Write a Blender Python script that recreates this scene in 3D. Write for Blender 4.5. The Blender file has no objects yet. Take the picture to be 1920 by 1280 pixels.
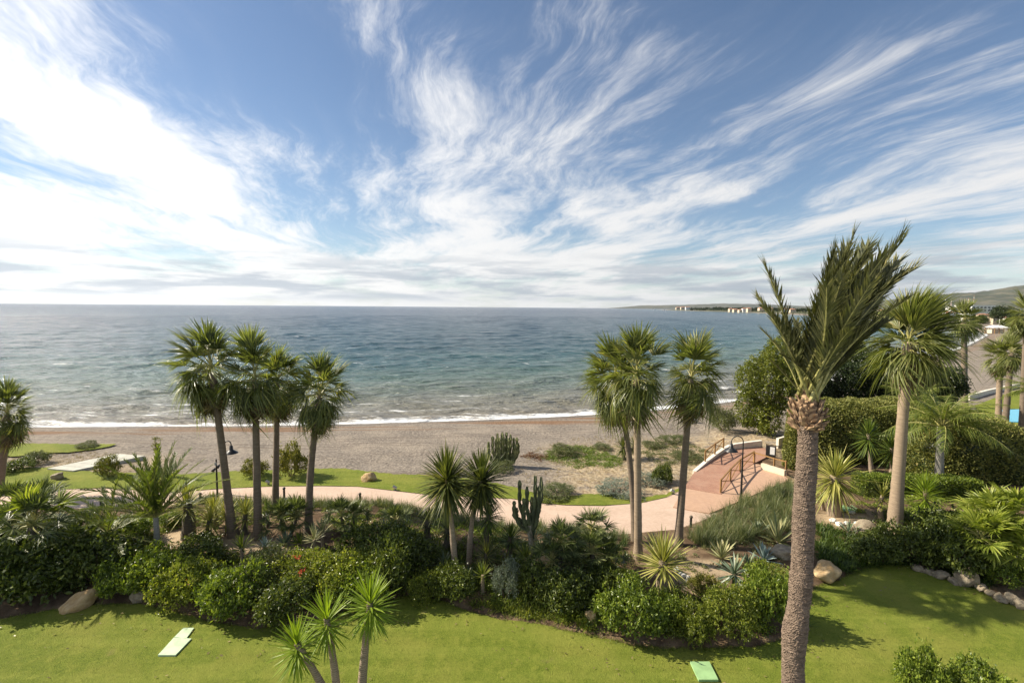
import bpy, math, random
import numpy as np
from mathutils import Vector, Matrix
sc = bpy.context.scene
col = sc.collection
PI = math.pi
# ------------------------------------------------------------------ camera
CAMZ, FPX = 13.0, 900.0
PITCH, ROLL = math.atan(64.5 / FPX), math.radians(0.46)
RC = (Matrix.Rotation(PI / 2 - PITCH, 3, 'X') @ Matrix.Rotation(ROLL, 3, 'Z'))
cd = bpy.data.cameras.new('camera'); cam = bpy.data.objects.new('camera', cd); col.objects.link(cam)
cd.sensor_width = 36.0; cd.lens = 36.0 * FPX / 1920.0
cd.clip_start = 0.1; cd.clip_end = 120000.0
cam.matrix_world = Matrix.Translation((0, 0, CAMZ)) @ RC.to_4x4()
sc.camera = cam
# ------------------------------------------------------------------ world, sun, exposure
SUN_EL, SUN_AZ = math.radians(36.0), math.radians(-78.0)      # azimuth from +Y towards +X
SUN_DIR = Vector((math.sin(SUN_AZ) * math.cos(SUN_EL), math.cos(SUN_AZ) * math.cos(SUN_EL), math.sin(SUN_EL)))
sc.view_settings.view_transform = 'Standard'; sc.view_settings.look = 'None'
sc.view_settings.exposure = 0.85; sc.view_settings.gamma = 1.0
try: sc.view_settings.use_curve_mapping = False
except Exception: pass
world = bpy.data.worlds.new('World'); sc.world = world; world.use_nodes = True
class N:
    """small node-tree helper"""
    def __init__(s, nt): s.nt = nt
    def n(s, t, **kw):
        x = s.nt.nodes.new(t)
        for k, v in kw.items():
            if k.startswith('i_'):
                kk = k[2:]; kk = int(kk) if kk.isdigit() else kk.replace('_', ' ')
                s.put(x, kk, v)
            else: setattr(x, k, v)
        return x
    def put(s, node, key, v):
        if isinstance(v, bpy.types.NodeSocket): s.nt.links.new(v, node.inputs[key])
        else:
            if isinstance(v, tuple) and len(v) == 3 and node.inputs[key].type == 'RGBA': v = v + (1.0,)
            node.inputs[key].default_value = v
    def m(s, op, a, b=0.0, c=None, clamp=False):
        x = s.nt.nodes.new('ShaderNodeMath'); x.operation = op; x.use_clamp = clamp
        s.put(x, 0, a); s.put(x, 1, b)
        if c is not None: s.put(x, 2, c)
        return x.outputs[0]
    def mr(s, v, a, b, c=0.0, d=1.0, smooth=True):
        x = s.nt.nodes.new('ShaderNodeMapRange'); x.interpolation_type = 'SMOOTHSTEP' if smooth else 'LINEAR'
        s.put(x, 0, v); s.put(x, 1, a); s.put(x, 2, b); s.put(x, 3, c); s.put(x, 4, d)
        return x.outputs[0]
    def mix(s, f, a, b, mode='MIX'):
        x = s.nt.nodes.new('ShaderNodeMix'); x.data_type = 'RGBA'; x.blend_type = mode
        s.put(x, 0, f); s.put(x, 6, a); s.put(x, 7, b)
        return x.outputs[2]
    def noise(s, vec, scale, detail=4.0, rough=0.55, dist=0.0, col=False):
        x = s.nt.nodes.new('ShaderNodeTexNoise')
        if vec is not None: s.put(x, 'Vector', vec)
        s.put(x, 'Scale', scale); s.put(x, 'Detail', detail); s.put(x, 'Roughness', rough); s.put(x, 'Distortion', dist)
        return x.outputs[1 if col else 0]
    def mapping(s, vec, scale=(1, 1, 1), rot=(0, 0, 0), loc=(0, 0, 0)):
        x = s.nt.nodes.new('ShaderNodeMapping'); s.put(x, 'Vector', vec)
        x.inputs['Scale'].default_value = scale; x.inputs['Rotation'].default_value = rot; x.inputs['Location'].default_value = loc
        return x.outputs[0]
    def ramp(s, f, stops):
        x = s.nt.nodes.new('ShaderNodeValToRGB'); s.put(x, 0, f)
        e = x.color_ramp.elements
        while len(e) < len(stops): e.new(0.5)
        for k, (p, c) in enumerate(stops): e[k].position = p; e[k].color = (c + (1.0,)) if len(c) == 3 else c
        return x.outputs[0]
    def vmath(s, op, a, b=None):
        x = s.nt.nodes.new('ShaderNodeVectorMath'); x.operation = op; s.put(x, 0, a)
        if b is not None: s.put(x, 1, b)
        return x.outputs[1] if op in ('DOT_PRODUCT', 'LENGTH') else x.outputs[0]
CLOUD = (-4.2, 9.1, 0)
def build_world():
    nt = world.node_tree; nt.nodes.clear(); k = N(nt)
    sky = k.n('ShaderNodeTexSky', sky_type='NISHITA', sun_disc=False)
    sky.sun_elevation = SUN_EL; sky.sun_rotation = SUN_AZ; sky.altitude = 10; sky.air_density = 1.0; sky.dust_density = 0.3; sky.ozone_density = 3.0
    d = k.n('ShaderNodeTexCoord').outputs['Generated']
    sp = k.n('ShaderNodeSeparateXYZ'); k.put(sp, 0, d)
    z = k.m('MAXIMUM', sp.outputs[2], 0.0)
    zz = k.m('ADD', z, 0.09)
    cb = k.n('ShaderNodeCombineXYZ'); k.put(cb, 0, k.m('DIVIDE', sp.outputs[0], zz)); k.put(cb, 1, k.m('DIVIDE', sp.outputs[1], zz))
    P = k.mapping(cb.outputs[0], rot=(0, 0, math.radians(-14)))
    def warped(v, scale, amt, det):
        w = k.vmath('SUBTRACT', k.noise(v, scale, det, 0.55, col=True), (0.5, 0.5, 0.5))
        s = k.n('ShaderNodeVectorMath', operation='SCALE'); k.put(s, 0, w); s.inputs[3].default_value = amt
        return k.vmath('ADD', v, s.outputs[0])
    Pw = warped(P, 0.45, 1.1, 2); Pw2 = warped(Pw, 1.6, 0.30, 3)
    big = k.noise(k.mapping(Pw, scale=(0.9, 0.42, 1), loc=CLOUD), 1.0, 3, 0.5)
    streak = k.noise(k.mapping(Pw2, scale=(2.3, 0.75, 1), rot=(0, 0, 0.25), loc=(1.7, 2.2, 0)), 1.0, 7, 0.66)
    fine = k.noise(k.mapping(Pw2, scale=(9.0, 1.9, 1), rot=(0, 0, 0.25), loc=(5.2, 0.4, 0)), 1.0, 5, 0.72)
    # denser towards the sun side and the horizon, where one looks along the sheet
    sd = k.vmath('DOT_PRODUCT', d, tuple(SUN_DIR))
    near = k.mr(sd, -0.35, 0.6, 0.0, 0.07)
    low = k.mr(z, 0.0, 0.40, 0.10, 0.0)
    v = k.m('ADD', k.m('ADD', k.m('MULTIPLY', big, 0.72), k.m('MULTIPLY', streak, 0.44)), k.m('MULTIPLY', fine, 0.24))
    v = k.m('ADD', v, k.m('ADD', near, low))
    cov = k.m('ADD', k.m('MULTIPLY', k.mr(v, 0.70, 0.90), 0.80), k.mr(v, 0.62, 1.0, 0.0, 0.2))
    # low cumulus/stratus bank close to the horizon
    hs = k.n('ShaderNodeCombineXYZ'); az = k.m('ARCTAN2', sp.outputs[0], sp.outputs[1])
    k.put(hs, 0, k.m('MULTIPLY', az, 5.0)); k.put(hs, 1, k.m('MULTIPLY', z, 42.0))
    bank = k.noise(hs.outputs[0], 1.0, 6, 0.6, 0.3)
    bm = k.m('MULTIPLY', k.mr(bank, 0.42, 0.60), k.m('MULTIPLY', k.mr(z, 0.004, 0.02), k.mr(z, 0.05, 0.13, 1.0, 0.0)))
    # cloud brightness: forward scattering towards the sun
    glow = k.m('POWER', k.mr(sd, -0.35, 1.0, 0.0, 1.0, smooth=False), 2.2)
    lum = k.m('ADD', k.m('MULTIPLY', glow, 0.30), 0.58)
    cc = k.n('ShaderNodeVectorMath', operation='SCALE'); k.put(cc, 0, (1.0, 0.985, 0.97)); k.put(cc, 3, lum)
    skys = k.n('ShaderNodeVectorMath', operation='SCALE'); k.put(skys, 0, sky.outputs[0]); skys.inputs[3].default_value = 0.075
    hz = k.mr(z, 0.0, 0.10, 0.35, 0.0)
    base = k.mix(hz, skys.outputs[0], (0.62, 0.70, 0.78))
    full = k.mix(k.m('MULTIPLY', cov, 0.94), base, cc.outputs[0])
    bc = k.n('ShaderNodeVectorMath', operation='SCALE'); k.put(bc, 0, (0.56, 0.64, 0.74)); k.put(bc, 3, k.m('MULTIPLY', lum, 0.80))
    full = k.mix(k.m('MULTIPLY', bm, 0.85), full, bc.outputs[0])
    bg = k.n('ShaderNodeBackground'); k.put(bg, 'Color', full); bg.inputs['Strength'].default_value = 0.88
    out = k.n('ShaderNodeOutputWorld'); nt.links.new(bg.outputs[0], out.inputs[0])
build_world()
sl = bpy.data.lights.new('sun', 'SUN'); sl.energy = 5.0; sl.angle = math.radians(0.6); sl.color = (1.0, 0.90, 0.74)
so = bpy.data.objects.new('sun', sl); col.objects.link(so); so.rotation_euler = SUN_DIR.to_track_quat('Z', 'Y').to_euler(); so.location = (-40, 8, 40)
# ------------------------------------------------------------------ picture-to-place measuring helpers
def ray(px, py):
    return RC @ Vector(((px - 960.0) / FPX, -(py - 640.0) / FPX, -1.0))
def at_z(px, py, z=0.0):
    d = ray(px, py); t = (z - CAMZ) / d.z
    return Vector((d.x * t, d.y * t, z))
def at_y(px, py, Y):
    d = ray(px, py); t = Y / d.y
    return Vector((d.x * t, Y, CAMZ + d.z * t))
def on_ground(px, py):
    z = 0.0
    for _ in range(6):
        p = at_z(px, py, z); z = ground_h(p.x, p.y)
    return Vector((p.x, p.y, z))
def m_per_px(Y): return Y / FPX
# ------------------------------------------------------------------ mesh helpers
def mesh_np(name, V, Fs, mat=None, smooth=False, attrs=None):
    V = np.asarray(V, dtype=np.float32).reshape(-1, 3)
    if not isinstance(Fs, list): Fs = [Fs]
    Fs = [np.asarray(f, dtype=np.int32) for f in Fs if len(f)]
    me = bpy.data.meshes.new(name)
    me.vertices.add(len(V)); me.vertices.foreach_set('co', V.ravel())
    nl = sum(f.size for f in Fs); nf = sum(len(f) for f in Fs)
    me.loops.add(nl); me.polygons.add(nf)
    me.loops.foreach_set('vertex_index', np.concatenate([f.ravel() for f in Fs]))
    tot = np.concatenate([np.full(len(f), f.shape[1], dtype=np.int32) for f in Fs])
    st = np.concatenate([[0], np.cumsum(tot)[:-1]]).astype(np.int32)
    me.polygons.foreach_set('loop_start', st)
    me.polygons.foreach_set('use_smooth', np.full(nf, smooth, dtype=bool))
    if attrs:
        for k, v in attrs.items():
            a = me.attributes.new(k, 'FLOAT', 'POINT'); a.data.foreach_set('value', np.asarray(v, dtype=np.float32))
    me.update(calc_edges=True)
    if mat: me.materials.append(mat)
    return me
class Geo:
    def __init__(s): s.V = []; s.F4 = []; s.F3 = []; s.n = 0
    def add(s, V, F):
        V = np.asarray(V, dtype=np.float32).reshape(-1, 3); F = np.asarray(F, dtype=np.int32)
        (s.F4 if F.shape[1] == 4 else s.F3).append(F + s.n); s.V.append(V); s.n += len(V)
        return s
    def mesh(s, name, mat=None, smooth=False):
        fs = []
        if s.F4: fs.append(np.concatenate(s.F4))
        if s.F3: fs.append(np.concatenate(s.F3))
        return mesh_np(name, np.concatenate(s.V), fs, mat, smooth)
    # shapes
    def box(s, c, size, rz=0.0, R=None):
        x, y, z = [v / 2 for v in size]
        V = np.array([(a, b, d) for d in (-z, z) for a, b in ((-x, -y), (x, -y), (x, y), (-x, y))])
        if R is None:
            ca, sa = math.cos(rz), math.sin(rz); R = np.array([(ca, -sa, 0), (sa, ca, 0), (0, 0, 1)])
        V = V @ np.asarray(R).T + np.array(c)
        return s.add(V, [(3, 2, 1, 0), (4, 5, 6, 7), (0, 1, 5, 4), (1, 2, 6, 5), (2, 3, 7, 6), (3, 0, 4, 7)])
    def bar(s, a, b, w, h=None):
        a = np.array(a, float); b = np.array(b, float); d = b - a; L = np.linalg.norm(d); d /= L
        up = np.array((0, 0, 1.0)) if abs(d[2]) < 0.95 else np.array((0, 1.0, 0))
        y = np.cross(up, d); y /= np.linalg.norm(y); z = np.cross(d, y)
        return s.box((a + b) / 2, (L, w, h or w), R=np.stack([d, y, z], 1))
    def tube(s, pts, rad, sides=8, cap=True):
        V, F = tube_vf(pts, rad, sides); s.add(V, F)
        if cap:
            n = len(pts)
            s.add([pts[0]] + list(V[:sides]), [(0, 1 + (i + 1) % sides, 1 + i) for i in range(sides)])
            s.add([pts[-1]] + list(V[-sides:]), [(0, 1 + i, 1 + (i + 1) % sides) for i in range(sides)])
        return s
    def prism(s, poly, z0, z1):
        n = len(poly)
        V = [(p[0], p[1], z0 if not callable(z0) else z0(p)) for p in poly] + [(p[0], p[1], z1 if not callable(z1) else z1(p)) for p in poly]
        s.add(V, [(i, (i + 1) % n, n + (i + 1) % n, n + i) for i in range(n)])
        from mathutils.geometry import tessellate_polygon
        tr = tessellate_polygon([[Vector((p[0], p[1], 0)) for p in poly]])
        s.add(V[n:], [t if ((poly[t[1]][0] - poly[t[0]][0]) * (poly[t[2]][1] - poly[t[0]][1]) - (poly[t[1]][1] - poly[t[0]][1]) * (poly[t[2]][0] - poly[t[0]][0])) > 0 else t[::-1] for t in tr])
        return s
    def lathe(s, prof, c=(0, 0, 0), sides=16):
        prof = np.array(prof, float); a = np.linspace(0, 2 * PI, sides, endpoint=False)
        V = np.stack([np.outer(prof[:, 0], np.cos(a)), np.outer(prof[:, 0], np.sin(a)), np.repeat(prof[:, 1:2], sides, 1)], 2).reshape(-1, 3) + np.array(c)
        F = [(i * sides + j, i * sides + (j + 1) % sides, (i + 1) * sides + (j + 1) % sides, (i + 1) * sides + j) for i in range(len(prof) - 1) for j in range(sides)]
        return s.add(V, F)
def tube_vf(pts, rad, sides):
    pts = np.array([tuple(p) for p in pts], float); n = len(pts)
    rad = np.full(n, rad) if np.isscalar(rad) else np.array(rad, float)
    t = np.gradient(pts, axis=0); t /= np.linalg.norm(t, axis=1, keepdims=True)
    ref = np.array((1.0, 0, 0)) if abs(t[0][0]) < 0.8 else np.array((0, 1.0, 0))
    u = ref - t * (t @ ref)[:, None]; u /= np.linalg.norm(u, axis=1, keepdims=True); v = np.cross(t, u)
    a = np.linspace(0, 2 * PI, sides, endpoint=False)
    V = pts[:, None] + rad[:, None, None] * (u[:, None] * np.cos(a)[None, :, None] + v[:, None] * np.sin(a)[None, :, None])
    i, j = np.meshgrid(np.arange(n - 1), np.arange(sides), indexing='ij'); j2 = (j + 1) % sides
    F = np.stack([i * sides + j, i * sides + j2, (i + 1) * sides + j2, (i + 1) * sides + j], 2).reshape(-1, 4)
    return V.reshape(-1, 3), F
def unit(v): return v / np.maximum(np.linalg.norm(v, axis=-1, keepdims=True), 1e-9)
def ribbons(base, d, up, L, W, droop, segs, prof, fold=0.0, wind=None, dpow=2.0):
    """leaf blades: (n,3) bases and directions -> folded strips that droop"""
    base = np.asarray(base, float); n = len(base); d = unit(np.asarray(d, float)); up = np.broadcast_to(np.asarray(up, float), (n, 3))
    L = np.broadcast_to(np.asarray(L, float), (n,)); W = np.broadcast_to(np.asarray(W, float), (n,)); droop = np.broadcast_to(np.asarray(droop, float), (n,))
    t = np.linspace(0, 1, segs + 1)
    P = base[:, None] + d[:, None] * (L[:, None] * t)[..., None]
    P[..., 2] -= droop[:, None] * L[:, None] * t ** dpow
    if wind is not None: P += np.asarray(wind)[None, None] * (L[:, None] * t ** 2)[..., None]
    side = unit(np.cross(d, up)); nr = unit(np.cross(side, d))
    w = W[:, None] * prof(t)[None] * 0.5
    l = P - side[:, None] * w[..., None]; r = P + side[:, None] * w[..., None]
    c = P - nr[:, None] * (w * fold)[..., None]
    k = 3 if fold else 2
    V = np.stack([l, c, r] if fold else [l, r], 2).reshape(-1, 3)
    i, s, j = np.meshgrid(np.arange(n), np.arange(segs), np.arange(k - 1), indexing='ij')
    a = ((i * (segs + 1) + s) * k + j); b = a + k
    return V, np.stack([a, a + 1, b + 1, b], 3).reshape(-1, 4)
p_blade = lambda t: np.maximum(0.06, (0.55 + 1.1 * t) * (1 - t ** 1.6) ** 0.9)
p_taper = lambda t: np.maximum(0.04, 1 - t ** 1.5)
p_agave = lambda t: np.maximum(0.04, (0.55 + 1.3 * t) * (1 - t ** 2.2))
def rosette(rs, n, L, W, e0, e1, droop, segs=3, prof=p_blade, fold=0.35, r0=0.05, stalk=0.25, wind=None, jit=0.12):
    """a head of blades: elevation runs from e0 (top, degrees) down to e1; bases climb the stalk"""
    k = np.arange(n); f = k / max(1, n - 1)
    az = k * 2.39996 + rs.normal(0, 0.2, n)
    el = np.radians(e0 + (e1 - e0) * f ** 0.9 + rs.normal(0, 6, n))
    d = np.stack([np.cos(az) * np.cos(el), np.sin(az) * np.cos(el), np.sin(el)], 1)
    base = d * r0; base[:, 2] = base[:, 2] * 0.3 + stalk * (1 - f) - stalk
    Ls = L * (1 - 0.25 * f) * (0.8 + 0.2 * np.sin(np.minimum(1, f * 3 + 0.35) * PI / 2)) * rs.normal(1, jit, n).clip(0.6, 1.3)
    return ribbons(base, d, (0, 0, 1.0001), Ls, W * rs.normal(1, 0.1, n), np.abs(rs.normal(droop, droop * 0.4 + 0.01, n)), segs, prof, fold, wind)
def leafcloud(rs, lobes, n, L, W, zmin=-0.35, out=0.7, jitter=0.75, depth=0.28, clump=6):
    """leaves spread through the outer shell of several lobes -> quads"""
    C = np.array([l[0] for l in lobes], float); R = np.array([(l[1],) * 3 if np.isscalar(l[1]) else l[1] for l in lobes], float)
    p = (R.prod(1)) ** (2 / 3); p /= p.sum()
    m = int(n * 1.9); idx = rs.choice(len(lobes), m, p=p)
    d = unit(rs.normal(0, 1, (m, 3))); ok = d[:, 2] > zmin; d = d[ok]; idx = idx[ok]
    rad = 1.0 - depth * rs.random(len(d)) ** 1.4 + 0.05 * rs.normal(0, 1, len(d))
    lump = 1 + 0.13 * np.sin(d[:, 0] * 5.1 + idx) * np.sin(d[:, 1] * 4.3 + idx * 2) + 0.09 * np.sin(d[:, 2] * 9 + idx + d[:, 0] * 7)
    P = C[idx] + d * R[idx] * (rad * lump)[:, None]
    keep = np.ones(len(P), bool)
    for c, r in zip(C, R):
        q = np.linalg.norm((P - c) / r, axis=1); keep &= ~(q < 0.62)
    P = P[keep]; d = d[keep]
    if clump > 1:
        m = max(1, n // clump); P = np.repeat(P[:m], clump, 0); d = np.repeat(d[:m], clump, 0); k = np.tile(np.arange(clump), m)[:len(P)]
        ax = unit(d + rs.normal(0, 0.5, (m, 3)).repeat(clump, 0) + np.array((0, 0, 0.45))); ln = np.repeat(rs.exponential(1.0, m).clip(0.4, 3.2), clump)
        P = P + ax * (ln * L * 1.1 * k / clump)[:, None] + rs.normal(0, L * 0.22, P.shape); d = unit(ax * 0.45 + unit(rs.normal(0, 1, P.shape)) * 0.8)
    P = P[:n]; d = d[:n]; n = len(P)
    dr = unit(d * out + rs.normal(0, jitter, (n, 3)) + np.array((0, 0, 0.15)))
    sd = unit(np.cross(dr, unit(rs.normal(0, 1, (n, 3)) + d * 0.2)))
    nn = np.cross(sd, dr)
    l = L * rs.uniform(0.65, 1.25, n)[:, None]; w = W * rs.uniform(0.7, 1.2, n)[:, None]
    V = np.stack([P, P + dr * l * 0.45 + sd * w * 0.5 + nn * w * 0.18, P + dr * l, P + dr * l * 0.45 - sd * w * 0.5 + nn * w * 0.18], 1).reshape(-1, 3)
    return V, np.arange(4 * n).reshape(-1, 4)
def obj(name, me, parent=None, loc=None, M=None):
    o = bpy.data.objects.new(name, me); col.objects.link(o)
    if parent is not None: o.parent = parent
    if M is not None: o.matrix_local = M
    elif loc is not None: o.location = loc
    return o
def tag(o, label=None, cat=None, group=None, kind=None):
    if label: o['label'] = label
    if cat: o['category'] = cat
    if group: o['group'] = group
    if kind: o['kind'] = kind
    return o
def thing(name, label, cat, loc, group=None, rz=0.0):
    o = bpy.data.objects.new(name, None); col.objects.link(o); o.location = loc; o.rotation_euler = (0, 0, rz)
    o.empty_display_size = 0.3
    return tag(o, label, cat, group)
def frame(d, hub=(0, 0, 0), scale=1.0, roll=0.0):
    """matrix whose +X points along d, +Z as far up as it can"""
    x = Vector(d).normalized(); up = Vector((0, 0, 1)) if abs(x.z) < 0.985 else Vector((-1, 0, 0.2))
    y = up.cross(x).normalized(); z = x.cross(y)
    R = Matrix((x, y, z)).transposed() @ Matrix.Rotation(roll, 3, 'X')
    return Matrix.Translation(hub) @ (R * scale).to_4x4()
# ------------------------------------------------------------------ materials
def new_mat(name):
    m = bpy.data.materials.new(name); m.use_nodes = True; m.node_tree.nodes.clear()
    return m, N(m.node_tree)
def finish(k, shader, disp=None):
    out = k.n('ShaderNodeOutputMaterial'); k.nt.links.new(shader, out.inputs[0])
def leaf_mat(name, stops, rough=0.45, trans=0.35, spec=0.4):
    m, k = new_mat(name)
    g = k.n('ShaderNodeNewGeometry'); oi = k.n('ShaderNodeObjectInfo')
    f = k.m('ADD', k.m('MULTIPLY', g.outputs['Random Per Island'], 0.8), k.m('MULTIPLY', oi.outputs['Random'], 0.2))
    tc = k.n('ShaderNodeTexCoord')
    f = k.m('ADD', f, k.m('MULTIPLY', k.m('SUBTRACT', k.noise(tc.outputs['Object'], 1.3, 2), 0.5), 0.5), clamp=True)
    c = k.ramp(f, stops)
    p = k.n('ShaderNodeBsdfPrincipled'); k.put(p, 'Base Color', c); k.put(p, 'Roughness', rough); k.put(p, 'Specular IOR Level', spec)
    t = k.n('ShaderNodeBsdfTranslucent'); k.put(t, 0, k.mix(1.0, c, (1.25, 1.3, 0.5), 'MULTIPLY'))
    mx = k.n('ShaderNodeMixShader'); k.put(mx, 0, trans); k.put(mx, 1, p.outputs[0]); k.put(mx, 2, t.outputs[0])
    finish(k, mx.outputs[0]); return m
def solid_mat(name, c, rough=0.6, metal=0.0, var=0.15, scale=8.0, bump=0.0, bscale=40.0, c2=None):
    m, k = new_mat(name); tc = k.n('ShaderNodeTexCoord')
    nz = k.noise(tc.outputs['Object'], scale, 5, 0.6)
    d = c2 or tuple(v * (1 - var * 2) for v in c); l = tuple(min(1, v * (1 + var)) for v in c)
    p = k.n('ShaderNodeBsdfPrincipled'); k.put(p, 'Base Color', k.mix(k.mr(nz, 0.35, 0.65), d, l)); k.put(p, 'Roughness', rough); k.put(p, 'Metallic', metal)
    if bump:
        b = k.n('ShaderNodeBump'); k.put(b, 'Height', k.noise(tc.outputs['Object'], bscale, 5, 0.6)); b.inputs['Strength'].default_value = bump; b.inputs['Distance'].default_value = 0.02
        k.put(p, 'Normal', b.outputs[0])
    finish(k, p.outputs[0]); return m
def trunk_mat(name, c_light, c_dark, rings=9.0, bump=0.5):
    m, k = new_mat(name); tc = k.n('ShaderNodeTexCoord')
    o = k.mapping(tc.outputs['Object'], scale=(1, 1, 1))
    st = k.noise(k.mapping(tc.outputs['Object'], scale=(3.0, 3.0, 30.0)), 1.0, 4, 0.65)
    w = k.n('ShaderNodeTexWave', wave_type='BANDS', bands_direction='Z'); k.put(w, 'Vector', o); w.inputs['Scale'].default_value = rings; w.inputs['Distortion'].default_value = 3.5; w.inputs['Detail'].default_value = 3
    big = k.noise(o, 0.7, 3)
    f = k.m('ADD', k.m('MULTIPLY', st, 0.75), k.m('MULTIPLY', w.outputs[1], 0.25)) if rings > 1 else k.noise(k.mapping(tc.outputs['Object'], scale=(7, 7, 40)), 1.0, 5, 0.7)
    c = k.mix(k.mr(f, 0.3, 0.7), c_dark, c_light); c = k.mix(k.mr(big, 0.4, 0.7, 0.0, 0.45), c, tuple(v * 0.62 for v in c_light))
    p = k.n('ShaderNodeBsdfPrincipled'); k.put(p, 'Base Color', c); k.put(p, 'Roughness', 0.85)
    b = k.n('ShaderNodeBump'); k.put(b, 'Height', f); b.inputs['Strength'].default_value = bump; b.inputs['Distance'].default_value = 0.04
    k.put(p, 'Normal', b.outputs[0]); finish(k, p.outputs[0]); return m
M = {}
M['fan'] = leaf_mat('fan palm leaf', [(0.0, (0.055, 0.072, 0.024)), (0.4, (0.13, 0.155, 0.045)), (0.75, (0.24, 0.26, 0.08)), (1.0, (0.44, 0.38, 0.15))], trans=0.48, rough=0.35)
M['fan_dry'] = leaf_mat('windblown fan palm leaf', [(0.0, (0.07, 0.09, 0.025)), (0.4, (0.16, 0.185, 0.05)), (0.75, (0.27, 0.28, 0.09)), (1.0, (0.44, 0.36, 0.16))], trans=0.4)
M['skirt'] = leaf_mat('dead palm leaf', [(0.0, (0.07, 0.05, 0.025)), (0.6, (0.20, 0.15, 0.07)), (1.0, (0.34, 0.27, 0.12))], trans=0.15)
M['date'] = leaf_mat('date palm leaflet', [(0.0, (0.035, 0.042, 0.017)), (0.5, (0.085, 0.092, 0.034)), (0.85, (0.16, 0.155, 0.06)), (1.0, (0.30, 0.26, 0.09))], trans=0.22, rough=0.4)
M['petiole'] = solid_mat('palm petiole', (0.34, 0.31, 0.11), 0.5, c2=(0.20, 0.20, 0.06))
M['young'] = leaf_mat('young date palm leaflet', [(0.0, (0.05, 0.075, 0.015)), (0.6, (0.13, 0.17, 0.035)), (1.0, (0.28, 0.29, 0.06))], trans=0.35)
M['queen'] = leaf_mat('queen palm leaflet', [(0.0, (0.08, 0.12, 0.025)), (0.6, (0.20, 0.24, 0.05)), (1.0, (0.34, 0.36, 0.09))], trans=0.4)
M['dwarf'] = leaf_mat('dwarf fan palm leaf', [(0.0, (0.042, 0.060, 0.020)), (0.6, (0.115, 0.145, 0.045)), (1.0, (0.27, 0.29, 0.11))], trans=0.3)
M['dwarf_lime'] = leaf_mat('lime fan palm leaf', [(0.0, (0.10, 0.14, 0.02)), (0.5, (0.24, 0.29, 0.04)), (1.0, (0.42, 0.44, 0.09))], trans=0.4)
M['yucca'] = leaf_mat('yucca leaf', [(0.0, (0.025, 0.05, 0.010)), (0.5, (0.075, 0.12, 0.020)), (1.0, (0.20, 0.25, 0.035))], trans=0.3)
M['yucca_lime'] = leaf_mat('lime yucca leaf', [(0.0, (0.08, 0.13, 0.012)), (0.5, (0.20, 0.28, 0.025)), (1.0, (0.38, 0.46, 0.05))], trans=0.4)  # lighter, yellower green than the plain yucca leaf
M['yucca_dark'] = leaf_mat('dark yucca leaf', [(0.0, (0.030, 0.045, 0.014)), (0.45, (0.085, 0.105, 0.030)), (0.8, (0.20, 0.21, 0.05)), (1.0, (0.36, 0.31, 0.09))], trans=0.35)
M['variegated'] = leaf_mat('variegated yucca leaf', [(0.0, (0.10, 0.13, 0.025)), (0.4, (0.26, 0.27, 0.05)), (0.8, (0.46, 0.43, 0.13)), (1.0, (0.60, 0.54, 0.24))], trans=0.25)
M['agave'] = leaf_mat('agave leaf', [(0.0, (0.08, 0.12, 0.075)), (0.5, (0.15, 0.20, 0.13)), (1.0, (0.34, 0.36, 0.22))], trans=0.08)
M['agave_blue'] = leaf_mat('blue agave leaf', [(0.0, (0.12, 0.18, 0.17)), (1.0, (0.26, 0.33, 0.31))], trans=0.05)
M['agave_cream'] = leaf_mat('cream edged agave leaf', [(0.0, (0.14, 0.17, 0.08)), (0.5, (0.30, 0.30, 0.14)), (1.0, (0.52, 0.47, 0.26))], trans=0.08)
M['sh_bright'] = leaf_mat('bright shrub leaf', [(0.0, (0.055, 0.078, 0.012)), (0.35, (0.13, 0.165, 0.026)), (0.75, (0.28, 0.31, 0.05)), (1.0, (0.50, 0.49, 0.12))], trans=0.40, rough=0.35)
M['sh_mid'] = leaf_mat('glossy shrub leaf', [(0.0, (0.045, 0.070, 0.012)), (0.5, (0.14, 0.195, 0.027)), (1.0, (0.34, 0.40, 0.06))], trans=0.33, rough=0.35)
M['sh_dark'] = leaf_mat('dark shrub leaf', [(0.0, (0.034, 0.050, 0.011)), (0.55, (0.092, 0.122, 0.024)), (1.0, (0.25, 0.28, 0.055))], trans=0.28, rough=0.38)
M['sh_silver'] = leaf_mat('silver shrub leaf', [(0.0, (0.09, 0.115, 0.08)), (1.0, (0.26, 0.29, 0.22))], trans=0.15)
M['sh_olive'] = leaf_mat('olive shrub leaf', [(0.0, (0.06, 0.075, 0.025)), (0.6, (0.13, 0.15, 0.05)), (1.0, (0.24, 0.25, 0.10))], trans=0.25)
M['sh_yellow'] = leaf_mat('yellowish shrub leaf', [(0.0, (0.06, 0.07, 0.012)), (0.6, (0.18, 0.18, 0.03)), (1.0, (0.36, 0.32, 0.06))], trans=0.3)
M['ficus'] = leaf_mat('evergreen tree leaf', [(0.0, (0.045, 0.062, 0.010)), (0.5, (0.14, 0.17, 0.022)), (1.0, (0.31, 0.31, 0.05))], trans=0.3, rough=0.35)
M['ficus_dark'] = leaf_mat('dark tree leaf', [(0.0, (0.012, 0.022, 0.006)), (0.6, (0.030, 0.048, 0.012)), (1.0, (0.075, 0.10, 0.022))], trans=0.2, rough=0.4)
M['hedge'] = leaf_mat('hedge sprig', [(0.0, (0.060, 0.074, 0.018)), (0.5, (0.17, 0.182, 0.042)), (0.85, (0.29, 0.285, 0.075)), (1.0, (0.38, 0.31, 0.12))], trans=0.2, rough=0.6)
M['hedge_low'] = leaf_mat('low hedge sprig', [(0.0, (0.04, 0.07, 0.01)), (0.5, (0.12, 0.17, 0.02)), (1.0, (0.24, 0.28, 0.04))], trans=0.3)
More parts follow.
